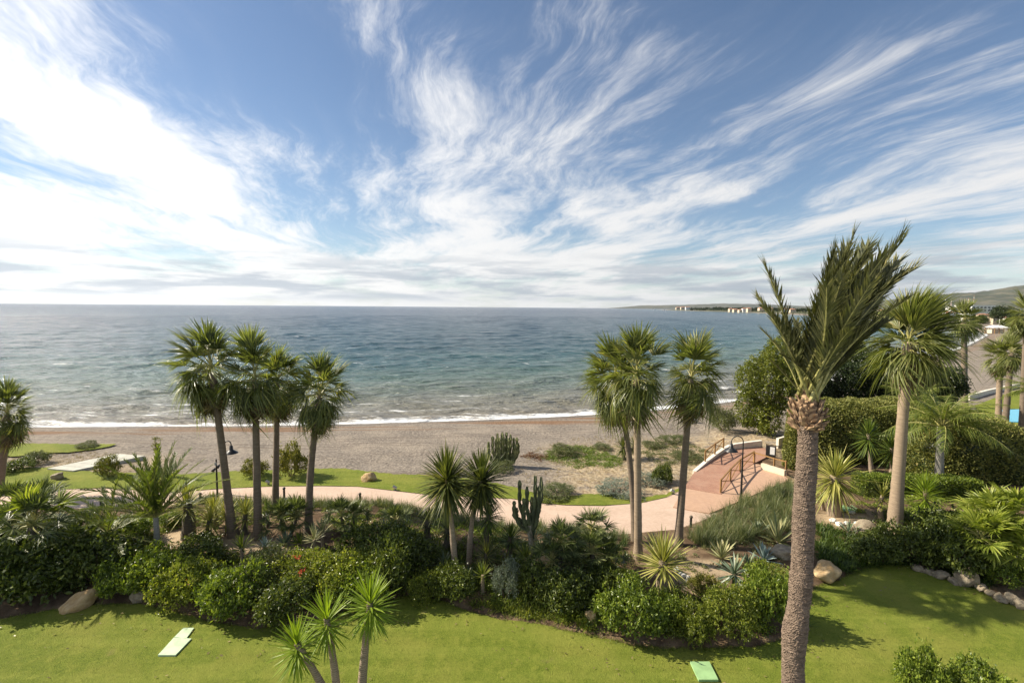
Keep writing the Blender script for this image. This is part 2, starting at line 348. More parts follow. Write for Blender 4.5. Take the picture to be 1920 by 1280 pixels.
M['grassy'] = leaf_mat('ornamental grass blade', [(0.0, (0.045, 0.065, 0.022)), (0.5, (0.11, 0.14, 0.05)), (0.85, (0.20, 0.22, 0.09)), (1.0, (0.36, 0.31, 0.17))], trans=0.3)
M['strap'] = leaf_mat('strappy border leaf', [(0.0, (0.05, 0.08, 0.012)), (0.5, (0.16, 0.20, 0.028)), (1.0, (0.34, 0.34, 0.06))], trans=0.35)
M['strap_dark'] = leaf_mat('dark strappy leaf', [(0.0, (0.025, 0.05, 0.010)), (0.6, (0.06, 0.10, 0.016)), (1.0, (0.14, 0.19, 0.03))], trans=0.3)
M['turf'] = leaf_mat('turf blade', [(0.0, (0.07, 0.10, 0.010)), (0.5, (0.17, 0.21, 0.026)), (0.9, (0.28, 0.30, 0.05)), (1.0, (0.40, 0.34, 0.12))], trans=0.3, rough=0.6)
M['dry'] = leaf_mat('dry dune grass', [(0.0, (0.20, 0.15, 0.08)), (0.6, (0.36, 0.28, 0.16)), (1.0, (0.50, 0.42, 0.26))], trans=0.2)
M['succulent'] = leaf_mat('dune succulent', [(0.0, (0.07, 0.11, 0.012)), (0.7, (0.15, 0.22, 0.022)), (1.0, (0.25, 0.28, 0.05))], trans=0.2)
M['red_succulent'] = leaf_mat('reddish succulent', [(0.0, (0.12, 0.06, 0.03)), (1.0, (0.28, 0.14, 0.07))], trans=0.2)
M['flower'] = leaf_mat('red blossom', [(0.0, (0.42, 0.05, 0.02)), (1.0, (0.65, 0.14, 0.06))], trans=0.3)
M['trunk'] = trunk_mat('fan palm bark', (0.25, 0.19, 0.135), (0.10, 0.075, 0.05), 7.0, 0.5)
M['trunk_tan'] = trunk_mat('tan palm bark', (0.40, 0.30, 0.20), (0.17, 0.125, 0.085), 9.0, 0.5)
M['trunk_grey'] = trunk_mat('grey palm bark', (0.36, 0.34, 0.30), (0.18, 0.165, 0.14), 6.0, 0.3)
M['trunk_date'] = trunk_mat('date palm bark', (0.27, 0.195, 0.14), (0.055, 0.036, 0.024), 1.0, 0.6)
M['boot'] = trunk_mat('old leaf base', (0.42, 0.28, 0.16), (0.10, 0.055, 0.03), 3.0, 0.6)
M['bark'] = trunk_mat('yucca bark', (0.40, 0.31, 0.22), (0.17, 0.125, 0.085), 5.0, 0.4)
M['bark_dark'] = trunk_mat('dark bark', (0.17, 0.14, 0.10), (0.06, 0.05, 0.035), 5.0, 0.5)
M['twig'] = solid_mat('shrub twig', (0.13, 0.095, 0.06), 0.9)
M['cactus'] = solid_mat('cactus skin', (0.11, 0.125, 0.055), 0.6, scale=3.0, c2=(0.05, 0.06, 0.03))
M['cactus_pale'] = solid_mat('euphorbia skin', (0.20, 0.21, 0.08), 0.6, scale=3.0, c2=(0.10, 0.115, 0.045))  # paler skin colour of the sand clump and the small cactus
M['cork'] = solid_mat('corky stem', (0.38, 0.33, 0.25), 0.9, scale=6.0, c2=(0.17, 0.16, 0.10))
M['black'] = solid_mat('black painted metal', (0.018, 0.019, 0.02), 0.4)
M['shade_in'] = solid_mat('lamp shade enamel', (0.40, 0.40, 0.38), 0.5)
M['wood'] = solid_mat('stained timber', (0.30, 0.17, 0.06), 0.6, scale=14.0, c2=(0.20, 0.11, 0.04))
M['plaster'] = solid_mat('cream painted parapet', (0.72, 0.66, 0.56), 0.8, scale=3.0, var=0.06, bump=0.1)
M['white'] = solid_mat('white render', (0.80, 0.79, 0.75), 0.8, var=0.05, scale=0.6)
M['roof'] = solid_mat('terracotta roof', (0.42, 0.20, 0.12), 0.85, scale=2.0)
M['sand_wall'] = solid_mat('sand coloured render', (0.62, 0.52, 0.38), 0.85, var=0.06, scale=0.8)
M['window'] = solid_mat('dark window glass', (0.05, 0.06, 0.07), 0.15)
M['sign'] = solid_mat('white notice', (0.80, 0.80, 0.78), 0.5, var=0.03)
M['panel'] = solid_mat('pale green plastic cover', (0.50, 0.62, 0.41), 0.6, var=0.08, scale=2.0)
M['panel_green'] = solid_mat('mid green plastic cover', (0.28, 0.45, 0.20), 0.6, var=0.08, scale=2.0)
M['slab'] = solid_mat('pale concrete slab', (0.47, 0.46, 0.39), 0.85, var=0.06, scale=2.0, bump=0.15)
def rock_mat(name, a, b):
    m, k = new_mat(name); tc = k.n('ShaderNodeTexCoord')
    n1 = k.noise(tc.outputs['Object'], 2.2, 6, 0.65); n2 = k.noise(tc.outputs['Object'], 14, 5, 0.65)
    c = k.mix(k.mr(n1, 0.35, 0.65), a, b); c = k.mix(k.mr(n2, 0.55, 0.75, 0.0, 0.55), c, tuple(v * 0.35 for v in a))
    p = k.n('ShaderNodeBsdfPrincipled'); k.put(p, 'Base Color', c); k.put(p, 'Roughness', 0.92)
    bp = k.n('ShaderNodeBump'); k.put(bp, 'Height', k.m('ADD', n1, k.m('MULTIPLY', n2, 0.4))); bp.inputs['Strength'].default_value = 0.7; bp.inputs['Distance'].default_value = 0.08
    k.put(p, 'Normal', bp.outputs[0]); finish(k, p.outputs[0]); return m
M['rock'] = rock_mat('limestone boulder', (0.22, 0.175, 0.12), (0.36, 0.30, 0.21))
M['rock_tan'] = rock_mat('ochre boulder', (0.42, 0.27, 0.12), (0.54, 0.40, 0.22))
M['rock_white'] = rock_mat('white boulder', (0.55, 0.54, 0.50), (0.74, 0.72, 0.66))
def ground_mats():
    # lawn -------------------------------------------------------
    m, k = new_mat('mown lawn'); tc = k.n('ShaderNodeTexCoord'); o = tc.outputs['Object']
    fine = k.noise(o, 26.0, 4, 0.7); mid = k.noise(o, 2.6, 4, 0.6); big = k.noise(o, 0.32, 4, 0.6)
    c = k.mix(k.mr(fine, 0.3, 0.7), (0.090, 0.128, 0.013), (0.195, 0.230, 0.031))
    c = k.mix(k.mr(mid, 0.45, 0.72, 0.0, 0.55), c, (0.235, 0.25, 0.042))
    c = k.mix(k.mr(big, 0.42, 0.68, 0.0, 0.5), c, (0.26, 0.25, 0.052))
    pt = k.noise(o, 7.0, 3, 0.65); c = k.mix(k.mr(pt, 0.52, 0.72, 0.0, 0.5), c, (0.075, 0.10, 0.012))
    mow = k.noise(k.mapping(o, scale=(0.10, 1.4, 1), rot=(0, 0, 0.35)), 1.0, 2); c = k.mix(k.mr(mow, 0.45, 0.6, 0.0, 0.22), c, (0.25, 0.28, 0.05))
    bare = k.noise(k.mapping(o, loc=(3, 9, 0)), 0.55, 5, 0.65)
    c = k.mix(k.mr(bare, 0.64, 0.76, 0.0, 0.65), c, (0.19, 0.15, 0.065))
    p = k.n('ShaderNodeBsdfPrincipled'); k.put(p, 'Base Color', c); k.put(p, 'Roughness', 0.9); k.put(p, 'Specular IOR Level', 0.15)
    b = k.n('ShaderNodeBump'); k.put(b, 'Height', k.m('ADD', fine, k.m('MULTIPLY', mid, 0.8))); b.inputs['Strength'].default_value = 0.9; b.inputs['Distance'].default_value = 0.06
    k.put(p, 'Normal', b.outputs[0]); finish(k, p.outputs[0]); M['lawn'] = m
    # soil -------------------------------------------------------
    m, k = new_mat('sandy bed soil'); tc = k.n('ShaderNodeTexCoord'); o = tc.outputs['Object']
    n1 = k.noise(o, 1.2, 5, 0.6); n2 = k.noise(o, 22.0, 4, 0.7); tan = k.n('ShaderNodeAttribute', attribute_name='tan').outputs['Fac']
    c = k.mix(k.mr(n1, 0.38, 0.66), (0.10, 0.065, 0.04), (0.22, 0.155, 0.095)); c = k.mix(k.m('MULTIPLY', tan, k.mr(n1, 0.25, 0.5, 0.5, 1.0)), c, (0.47, 0.36, 0.235)); c = k.mix(k.mr(n2, 0.5, 0.75, 0.0, 0.6), c, (0.11, 0.075, 0.045))
    p = k.n('ShaderNodeBsdfPrincipled'); k.put(p, 'Base Color', c); k.put(p, 'Roughness', 0.95); k.put(p, 'Specular IOR Level', 0.1)
    b = k.n('ShaderNodeBump'); k.put(b, 'Height', n2); b.inputs['Strength'].default_value = 0.8; b.inputs['Distance'].default_value = 0.06
    k.put(p, 'Normal', b.outputs[0]); finish(k, p.outputs[0]); M['soil'] = m
    # promenade path: small pink setts, too fine to pick apart ----
    m, k = new_mat('pink paving'); tc = k.n('ShaderNodeTexCoord'); o = tc.outputs['Object']
    br = k.n('ShaderNodeTexBrick'); k.put(br, 'Vector', o); br.inputs['Scale'].default_value = 3.4; br.inputs['Mortar Size'].default_value = 0.03
    k.put(br, 'Color1', (0.58, 0.43, 0.33)); k.put(br, 'Color2', (0.49, 0.355, 0.27)); k.put(br, 'Mortar', (0.40, 0.30, 0.22)); br.inputs['Bias'].default_value = 0.0
    n1 = k.noise(o, 0.7, 5, 0.6); n2 = k.noise(o, 9.0, 4, 0.7)
    c = k.mix(k.mr(n1, 0.4, 0.7, 0.0, 0.35), br.outputs[0], (0.62, 0.48, 0.38)); n4 = k.noise(k.mapping(o, loc=(5, 1, 0)), 0.35, 6, 0.7); c = k.mix(k.mr(n2, 0.5, 0.8, 0.0, 0.5), c, (0.36, 0.24, 0.17)); c = k.mix(k.mr(n4, 0.5, 0.75, 0.0, 0.55), c, (0.37, 0.26, 0.19))
    p = k.n('ShaderNodeBsdfPrincipled'); k.put(p, 'Base Color', c); k.put(p, 'Roughness', 0.85)
    b = k.n('ShaderNodeBump'); k.put(b, 'Height', br.outputs[1]); b.inputs['Strength'].default_value = -0.4; b.inputs['Distance'].default_value = 0.01
    k.put(p, 'Normal', b.outputs[0]); finish(k, p.outputs[0]); M['path'] = m
    # ramp brick -------------------------------------------------
    for nm, c1, c2 in (('ramp', (0.34, 0.165, 0.105), (0.25, 0.12, 0.078)), ('plaza', (0.50, 0.32, 0.21), (0.42, 0.26, 0.17))):
        m, k = new_mat('red brick ' + nm); tc = k.n('ShaderNodeTexCoord'); o = tc.outputs['Object']
        br = k.n('ShaderNodeTexBrick'); k.put(br, 'Vector', k.mapping(o, rot=(0, 0, 0.6))); br.inputs['Scale'].default_value = 2.6; br.inputs['Mortar Size'].default_value = 0.02
        k.put(br, 'Color1', c1); k.put(br, 'Color2', c2); k.put(br, 'Mortar', (0.40, 0.27, 0.19))
        c = k.mix(k.mr(k.noise(o, 0.9, 5), 0.4, 0.7, 0.0, 0.4), br.outputs[0], (0.42, 0.27, 0.19))
        p = k.n('ShaderNodeBsdfPrincipled'); k.put(p, 'Base Color', c); k.put(p, 'Roughness', 0.85); finish(k, p.outputs[0]); M[nm] = m
    # beach and land ---------------------------------------------
    m, k = new_mat('shingle beach'); tc = k.n('ShaderNodeTexCoord'); o = tc.outputs['Object']
    sh = k.n('ShaderNodeAttribute', attribute_name='shore').outputs['Fac']; dune = k.n('ShaderNodeAttribute', attribute_name='dune').outputs['Fac']; green = k.n('ShaderNodeAttribute', attribute_name='green').outputs['Fac']
    peb = k.n('ShaderNodeTexVoronoi'); k.put(peb, 'Vector', o); peb.inputs['Scale'].default_value = 5.0
    n1 = k.noise(o, 0.25, 5, 0.6); n2 = k.noise(o, 3.0, 5, 0.7); n3 = k.noise(o, 14.0, 3, 0.7)
    trk = k.noise(k.mapping(o, scale=(0.045, 1.5, 1.0)), 1.0, 4, 0.6, 0.6)
    c = k.mix(k.mr(n2, 0.3, 0.7), (0.125, 0.104, 0.085), (0.305, 0.262, 0.213))
    c = k.mix(k.mr(n1, 0.42, 0.68, 0.0, 0.5), c, (0.325, 0.275, 0.215))
    c = k.mix(k.mr(n3, 0.55, 0.8, 0.0, 0.55), c, (0.15, 0.125, 0.10))
    c = k.mix(k.mr(trk, 0.53, 0.66, 0.0, 0.6), c, (0.14, 0.108, 0.08))
    weed = k.m('MULTIPLY', k.mr(k.noise(k.mapping(o, scale=(0.05, 0.7, 1)), 1.0, 4), 0.46, 0.6), k.m('MULTIPLY', k.mr(sh, 1.0, 2.5), k.mr(sh, 4.5, 7.0, 1.0, 0.0)))
    c = k.mix(k.m('MULTIPLY', weed, 0.75), c, (0.19, 0.095, 0.04))
    wet = k.mr(k.m('ADD', sh, k.m('MULTIPLY', k.m('SUBTRACT', k.noise(o, 0.3, 3), 0.5), 2.5)), 0.6, 2.2, 1.0, 0.0)
    c = k.mix(wet, c, (0.135, 0.11, 0.085))
    dn = k.m('MULTIPLY', dune, k.mr(k.noise(o, 1.1, 5, 0.65), 0.30, 0.55))
    c = k.mix(k.m('MULTIPLY', dn, 0.8), c, k.mix(k.mr(n2, 0.35, 0.65), (0.30, 0.215, 0.12), (0.50, 0.40, 0.25)))
    c = k.mix(k.m('MULTIPLY', green, k.mr(k.noise(o, 0.6, 5, 0.65), 0.30, 0.5)), c, k.mix(n3, (0.03, 0.04, 0.012), (0.10, 0.11, 0.035)))
    p = k.n('ShaderNodeBsdfPrincipled'); k.put(p, 'Base Color', c); k.put(p, 'Roughness', k.mr(wet, 0, 1, 0.95, 0.45)); k.put(p, 'Specular IOR Level', 0.25)
    b = k.n('ShaderNodeBump'); k.put(b, 'Height', k.m('ADD', k.m('ADD', k.m('MULTIPLY', n2, 1.0), k.m('MULTIPLY', trk, 2.0)), k.m('MULTIPLY', peb.outputs[0], 0.35)))
    b.inputs['Strength'].default_value = 0.85; b.inputs['Distance'].default_value = 0.16
    k.put(p, 'Normal', b.outputs[0]); finish(k, p.outputs[0]); M['beach'] = m
    # sea --------------------------------------------------------
    m, k = new_mat('sea water'); tc = k.n('ShaderNodeTexCoord'); o = tc.outputs['Object']
    sh = k.n('ShaderNodeAttribute', attribute_name='shore').outputs['Fac']; cr = k.n('ShaderNodeAttribute', attribute_name='crest').outputs['Fac']
    patch = k.noise(k.mapping(o, scale=(0.006, 0.02, 1)), 1.0, 4, 0.6)
    lg = k.m('ADD', k.m('LOGARITHM', k.m('MAXIMUM', sh, 1.0), 10.0), k.m('MULTIPLY', k.m('SUBTRACT', patch, 0.5), 0.9))
    c = k.ramp(k.m('DIVIDE', lg, 4.0), [(0.0, (0.23, 0.20, 0.155)), (0.26, (0.165, 0.165, 0.13)), (0.38, (0.085, 0.135, 0.115)), (0.46, (0.034, 0.090, 0.098)), (0.56, (0.015, 0.054, 0.078)), (0.75, (0.007, 0.026, 0.058)), (1.0, (0.006, 0.021, 0.054))])
    wa = k.noise(k.mapping(o, scale=(0.8, 1.8, 1), rot=(0, 0, 0.12)), 1.0, 5, 0.62)
    wb = k.noise(k.mapping(o, scale=(0.20, 0.50, 1), rot=(0, 0, -0.1)), 1.0, 4, 0.6)
    wc = k.noise(k.mapping(o, scale=(0.045, 0.12, 1), rot=(0, 0, 0.1)), 1.0, 4, 0.6)
    # foam: surf on the last metres, broken lines, scattered whitecaps
    fn = k.noise(k.mapping(o, scale=(0.28, 0.8, 1)), 1.0, 6, 0.7)
    ln = k.noise(k.mapping(o, scale=(0.035, 0.03, 1)), 1.0, 4, 0.6)
    shw = k.m('ADD', sh, k.m('MULTIPLY', k.m('SUBTRACT', ln, 0.5), 4.0))
    surf = k.mr(k.m('ADD', k.mr(shw, 0.2, 3.4, 0.36, 0.0, smooth=False), fn), 0.66, 0.84)
    line = k.m('MULTIPLY', k.m('MULTIPLY', k.mr(k.m('ABSOLUTE', k.m('SUBTRACT', shw, 7.6)), 0.0, 1.3, 1.0, 0.0), k.mr(ln, 0.50, 0.62)), k.mr(fn, 0.42, 0.6))
    ln2 = k.noise(k.mapping(o, scale=(0.05, 0.04, 1), loc=(31, 7, 0)), 1.0, 4, 0.6); shx = k.m('ADD', sh, k.m('MULTIPLY', k.m('SUBTRACT', ln2, 0.5), 7.0))
    for dd, wd, th in ((4.9, 0.9, 0.38), (11.5, 1.1, 0.46), (16.5, 1.2, 0.52), (23.0, 1.3, 0.55)):
        line = k.m('MAXIMUM', line, k.m('MULTIPLY', k.m('MULTIPLY', k.mr(k.m('ABSOLUTE', k.m('SUBTRACT', shx, dd)), 0.0, wd, 1.0, 0.0), k.mr(ln, th, th + 0.1)), k.mr(fn, 0.46, 0.64)))
    cap_n = k.noise(k.mapping(o, scale=(0.10, 0.30, 1), loc=(9, 4, 0)), 1.0, 6, 0.72)
    caps = k.mr(k.m('ADD', cap_n, k.m('MULTIPLY', cr, 0.06)), 0.665, 0.75)
    foam = k.m('MAXIMUM', k.m('MAXIMUM', surf, line), k.m('MULTIPLY', caps, 0.75), clamp=True)
    p = k.n('ShaderNodeBsdfPrincipled'); k.put(p, 'Base Color', k.mix(foam, c, (0.80, 0.81, 0.80))); k.put(p, 'Roughness', k.mr(foam, 0, 1, 0.16, 0.8)); k.put(p, 'IOR', 1.33); k.put(p, 'Specular IOR Level', 0.30)
    h = k.m('ADD', k.m('ADD', k.m('MULTIPLY', wa, 0.22), k.m('MULTIPLY', wb, 0.75)), k.m('MULTIPLY', wc, 1.8))
    b = k.n('ShaderNodeBump'); k.put(b, 'Height', h); b.inputs['Strength'].default_value = 1.0; b.inputs['Distance'].default_value = 2.3
    k.put(p, 'Normal', b.outputs[0]); finish(k, p.outputs[0]); M['sea'] = m
    # far hills --------------------------------------------------
    m, k = new_mat('wooded hills'); tc = k.n('ShaderNodeTexCoord'); o = tc.outputs['Object']
    n1 = k.noise(o, 0.004, 6, 0.65); n2 = k.noise(o, 0.05, 4, 0.7)
    c = k.mix(k.mr(n1, 0.4, 0.62), (0.035, 0.045, 0.022), (0.11, 0.10, 0.065)); c = k.mix(k.mr(n2, 0.5, 0.7, 0.0, 0.6), c, (0.03, 0.04, 0.015))
    p = k.n('ShaderNodeBsdfPrincipled'); k.put(p, 'Base Color', c); k.put(p, 'Roughness', 0.95); finish(k, p.outputs[0]); M['hills'] = m
    m, k = new_mat('pool water'); p = k.n('ShaderNodeBsdfPrincipled'); k.put(p, 'Base Color', (0.05, 0.42, 0.60)); k.put(p, 'Roughness', 0.1); k.put(p, 'IOR', 1.33); finish(k, p.outputs[0]); M['pool'] = m
ground_mats()
# ------------------------------------------------------------------ the lie of the land
def curve_from_px(pts, z=0.0):
    w = sorted([(lambda q: (q.x, q.y))(at_z(a, b, z)) for a, b in pts])
    return np.array(w)
B1 = curve_from_px([(0, 1162), (60, 1150), (120, 1140), (190, 1133), (262, 1132), (330, 1148), (400, 1168), (480, 1180), (560, 1172), (680, 1135), (760, 1117), (830, 1126), (862, 1142), (935, 1162), (1000, 1168), (1060, 1182), (1100, 1190), (1160, 1203), (1210, 1213), (1300, 1216), (1420, 1212), (1470, 1200), (1505, 1150), (1530, 1100), (1570, 1088), (1620, 1066), (1680, 1052), (1720, 1062), (1780, 1088), (1850, 1110), (1920, 1145)])
B2 = curve_from_px([(-60, 953), (0, 953), (130, 952), (330, 945), (400, 938), (560, 940), (740, 943), (780, 955), (860, 968), (960, 985), (1060, 988), (1160, 1000), (1270, 990), (1330, 968), (1390, 936), (1420, 925), (1480, 898)])
B3 = curve_from_px([(-60, 916), (0, 917), (100, 918), (190, 915), (330, 923), (400, 917), (500, 912), (600, 911), (670, 912), (740, 920), (800, 927), (860, 930), (960, 935), (1010, 943), (1060, 947), (1130, 948), (1200, 943), (1250, 932), (1285, 915)])
B4 = curve_from_px([(-60, 880), (0, 880), (100, 876), (170, 884), (330, 890), (440, 883), (560, 880), (640, 878), (740, 889), (800, 890), (870, 897), (930, 906), (985, 918), (1010, 929), (1060, 931), (1110, 926), (1150, 926), (1210, 932), (1250, 926), (1285, 908)])
SHZ = -1.5
_shore = [(-400, 62), (-150, 60)] + [tuple(at_z(a, b, SHZ)[:2]) for a, b in ((0, 801), (150, 800), (300, 799), (450, 798), (600, 797), (740, 792), (850, 789), (960, 785), (1110, 778), (1250, 766), (1390, 752))] + [(111, 132), (185, 195), (290, 292), (420, 460), (560, 760), (720, 1180), (870, 1640), (1000, 2300), (1150, 3650), (1320, 4300), (1700, 5200), (9000, 9500)]
SHORE = np.array(sorted(_shore))
def f_of(c): return lambda x: np.interp(x, c[:, 0], c[:, 1])
b1, b2, b3, b4 = f_of(B1), f_of(B2), f_of(B3), f_of(B4)
def smooth_shore(x): return (np.interp(x - 6, SHORE[:, 0], SHORE[:, 1]) + np.interp(x, SHORE[:, 0], SHORE[:, 1]) + np.interp(x + 6, SHORE[:, 0], SHORE[:, 1])) / 3
def shore_dist(x, y):
    """metres seaward of the water's edge (negative on land)"""
    s = (smooth_shore(x + 1.0) - smooth_shore(x - 1.0)) / 2
    return (y - smooth_shore(x)) / np.sqrt(1 + s * s)
def sstep(t): t = np.clip(t, 0, 1); return t * t * (3 - 2 * t)
def wob(x, y, s, sd=0.0): return np.sin(x * s + sd) * np.sin(y * s * 1.3 + sd * 2.1) + 0.5 * np.sin(x * s * 2.3 + y * s * 1.7 + sd * 3)
def land_h(x, y):
    sd = -shore_dist(x, y)                             # metres inland
    w = np.where(x < 22, np.maximum(6.0, smooth_shore(x) - b4(x)), 24.0)
    f = sstep(np.clip(sd / w, -0.6, 1.0))
    z = np.where(sd >= 0, SHZ + (-0.06 - SHZ) * np.clip(sd / w, 0, 1) ** 0.75, SHZ + sd * 0.10)
    z = z + np.where(sd > 2, 0.09 * wob(x, y, 0.45) * sstep((sd - 2) / 6) * sstep((w - sd) / 4 + 0.2), 0)
    far = np.clip((np.hypot(x, y) - 250) / 400, 0, 1)
    z = z + far * np.clip((sd - 60) * 0.02, 0, 9)
    return z
def bed_h(x, y):
    t = (y - b1(x)) / np.maximum(0.5, b2(x) - b1(x))
    s = np.sin(PI * np.clip(t, 0, 1)) ** 0.8
    return -0.03 + s * (0.48 + 0.09 * wob(x, y, 0.9)) * (1 + 0.6 * sstep((x - 16) / 6))
def ground_h(x, y):
    x = float(x); y = float(y)
    if y < b1(x): return 0.0
    if y < b2(x) or (x > B2[-1, 0] - 1 and y < 42): return float(bed_h(np.array(x), np.array(y)))
    if y < b3(x) and x < B3[-1, 0]: return 0.0
    if y < b4(x) and x < B4[-1, 0]: return 0.02
    return float(land_h(np.array(x), np.array(y)))
def grid_mesh(name, X, Y, Z, mat, smooth=True, attrs=None):
    nx, ny = X.shape
    V = np.stack([X, Y, Z], 2).reshape(-1, 3)
    i, j = np.meshgrid(np.arange(nx - 1), np.arange(ny - 1), indexing='ij'); a = i * ny + j
    F = np.stack([a, a + ny, a + ny + 1, a + 1], 2).reshape(-1, 4)
    return mesh_np(name, V, F, mat, smooth, {k: v.ravel() for k, v in (attrs or {}).items()})
def strip(name, lo, hi, x0, x1, nx, ny, zf, mat, jit_hi=0.0, jit_lo=0.0, attrs=None):
    x = np.linspace(x0, x1, nx); y0 = lo(x); y1 = hi(x)
    y0 = y0 + jit_lo * (np.sin(x * 4.3) + np.sin(x * 9.7 + 1) * 0.6 + np.sin(x * 23 + 2) * 0.35)
    y1 = y1 + jit_hi * (np.sin(x * 5.1) + np.sin(x * 11.3 + 1) * 0.6 + np.sin(x * 21 + 2) * 0.35)
    t = np.linspace(0, 1, ny); X = np.repeat(x[:, None], ny, 1); Y = y0[:, None] + (y1 - y0)[:, None] * t
    o = obj(name, grid_mesh(name, X, Y, zf(X, Y), mat, attrs=attrs(X, Y) if attrs else None)); return tag(o, kind='structure')
# base land: beach, dunes and the coast behind, out to the headland
xs = np.concatenate([np.linspace(-400, -95, 16), np.linspace(-90, 60, 330), np.linspace(61, 300, 130), np.linspace(305, 1400, 110), np.linspace(1450, 9000, 30)])
ts = np.concatenate([np.linspace(0, 0.55, 60), np.linspace(0.555, 1.0, 150), np.linspace(1.002, 1.12, 26)])
sy = smooth_shore(xs); X = np.repeat(xs[:, None], len(ts), 1)
Y0 = np.where(xs < 60, 0.0, -20.0); Y = Y0[:, None] + (np.minimum(sy, 9000) - Y0)[:, None] * ts
Z = land_h(X, Y); sdist = -shore_dist(X, Y)
dune = sstep((X - 2) / 4) * sstep((30 - X) / 4) * sstep((sdist - 13) / 6)
dune = np.maximum(dune, 0.7 * sstep((-26 - X) / 5) * sstep((sdist - 14) / 4))
green = np.where(X > 30, sstep((sdist - np.interp(X, [30, 60, 200, 400], [12, 30, 40, 45])) / 8), 0)
tag(obj('beach', grid_mesh('beach', X, Y, Z, M['beach'], attrs=dict(shore=sdist, dune=dune, green=green))), kind='structure')
def sand_patches(X, Y):
    t = np.zeros_like(X)
    for px, py, rx, ry in ((340, 1010, 60, 16), (470, 1022, 90, 16), (820, 1018, 30, 14), (1030, 1058, 40, 14), (1350, 1066, 70, 16), (1310, 1092, 40, 20), (1590, 978, 50, 16)):
        a = at_z(px, py, 0.4); x1 = at_z(px + rx, py, 0.4).x - a.x; y1 = a.y - at_z(px, py + ry, 0.4).y
        t = np.maximum(t, 1 - sstep(np.hypot((X - a.x) / x1, (Y - a.y) / y1) - 0.5))
    return dict(tan=t)
flat = lambda z: (lambda X, Y: np.full_like(X, z))
strip('lawn', lambda x: np.full_like(x, 2.0), b1, -46, 48, 700, 40, lambda X, Y: 0.02 + 0.03 * wob(X, Y, 0.25), M['lawn'], jit_hi=0.035)
strip('planting_bed', lambda x: b1(x) - 0.4, lambda x: np.where(x > B2[-1, 0], 41.0, b2(x)), -52, 50, 420, 70, lambda X, Y: bed_h(X, Y), M['soil'], attrs=sand_patches)
strip('promenade_path', lambda x: b2(x) - 0.25, b3, -50, B3[-1, 0] + 0.4, 400, 12, flat(0.0), M['path'])
strip('seaside_lawn', lambda x: b3(x), b4, -58, B3[-1, 0] - 0.2, 500, 14, lambda X, Y: 0.035 + 0.012 * wob(X, Y, 0.5), M['lawn'], jit_hi=0.06)
# far-left second lawn beyond the slab path
lx = np.linspace(at_z(-60, 845).x, at_z(165, 845).x, 60)
def lhi(x): return np.interp(x, [lx[0], lx[-1]], [at_z(20, 826, -0.4).y, at_z(150, 834, -0.4).y])
def llo(x): return np.interp(x, [lx[0], lx[30], lx[-1]], [at_z(20, 862, -0.2).y, at_z(90, 856, -0.2).y, at_z(150, 838, -0.3).y])
strip('far_lawn', llo, lhi, lx[0], lx[-1], 60, 12, lambda X, Y: land_h(X, Y) + 0.12, M['lawn'], 0.08, 0.1)
# sea: waves are real geometry near the shore, fine relief beyond
def sea():
    th = np.radians(np.linspace(-63, 60, 560)); r = np.concatenate([44 * (1.0048 ** np.arange(600)), np.geomspace(800, 21000, 60)])
    R, T = np.meshgrid(r, th, indexing='ij'); X = R * np.sin(T); Y = R * np.cos(T)
    sd = shore_dist(X, Y); rs = np.random.RandomState(5); Z = np.zeros_like(X); crest = np.zeros_like(X)
    cell = np.maximum(R * 0.0048, R * (123 / 560) * PI / 180)
    for lam, amp, n in ((26, 0.16, 3), (13, 0.11, 5), (6.5, 0.075, 6), (3.2, 0.045, 7), (1.7, 0.022, 7)):
        for _ in range(n):
            a = -PI / 2 + rs.normal(0.25, 0.55); l = lam * rs.uniform(0.75, 1.3); ph = rs.uniform(0, 6.28)
            kx, ky = math.cos(a) * 2 * PI / l, math.sin(a) * 2 * PI / l
            w = np.clip((l / cell - 2.5) / 3, 0, 1)
            s = np.sin(kx * X + ky * Y + ph + 0.8 * np.sin(X * 0.021 + ph) + 0.6 * np.sin(Y * 0.033 + ph))
            Z += amp / math.sqrt(n) * w * (s + 0.35 * s * s)
    # swell standing up parallel to the beach
    ph = sd * (2 * PI / 8.5) + 1.3 * np.sin(X * 0.06) + 0.7 * np.sin(X * 0.023 + 1)
    Z += 0.20 * np.exp(-((sd - 9) / 12) ** 2) * np.maximum(0, np.sin(ph)) ** 2
    Z *= sstep(sd / 7) * 0.92 + 0.08
    crest = Z / 0.35
    tag(obj('sea', grid_mesh('sea', X, Y, SHZ + 0.03 + Z, M['sea'], attrs=dict(shore=np.maximum(sd, 0), crest=crest))), kind='structure')
sea()
# far hills ----------------------------------------------------------------
def ridge(name, pts, Y, depth, seed):
    pts = [at_y(a, b, Y) for a, b in pts]; rs = np.random.RandomState(seed)
    x = np.linspace(pts[0].x, pts[-1].x, 160); h = np.interp(x, [p.x for p in pts], [p.z for p in pts])
    h = h + (np.convolve(rs.normal(0, 1, 160), np.ones(7) / 7, 'same') * 0.03 + np.convolve(rs.normal(0, 1, 160), np.ones(3) / 3, 'same') * 0.012) * h.max()
    t = np.linspace(-1, 1, 25); prof = np.cos(t * PI / 2) ** 1.1
    X = np.repeat(x[:, None], 25, 1); Yg = Y + t[None] * depth + 0 * X; Z = -2 + (h + 2)[:, None] * prof[None] * (1 + 0.06 * np.sin(X * 0.01 + Yg * 0.013))
    tag(obj(name, grid_mesh(name, X, Yg, Z, M['hills'])), kind='structure')
ridge('hills', [(1560, 582), (1620, 576), (1660, 568), (1700, 563), (1740, 557), (1790, 552), (1830, 555), (1870, 553), (1900, 545), (1960, 533), (2080, 520)], 5200, 1500, 3)
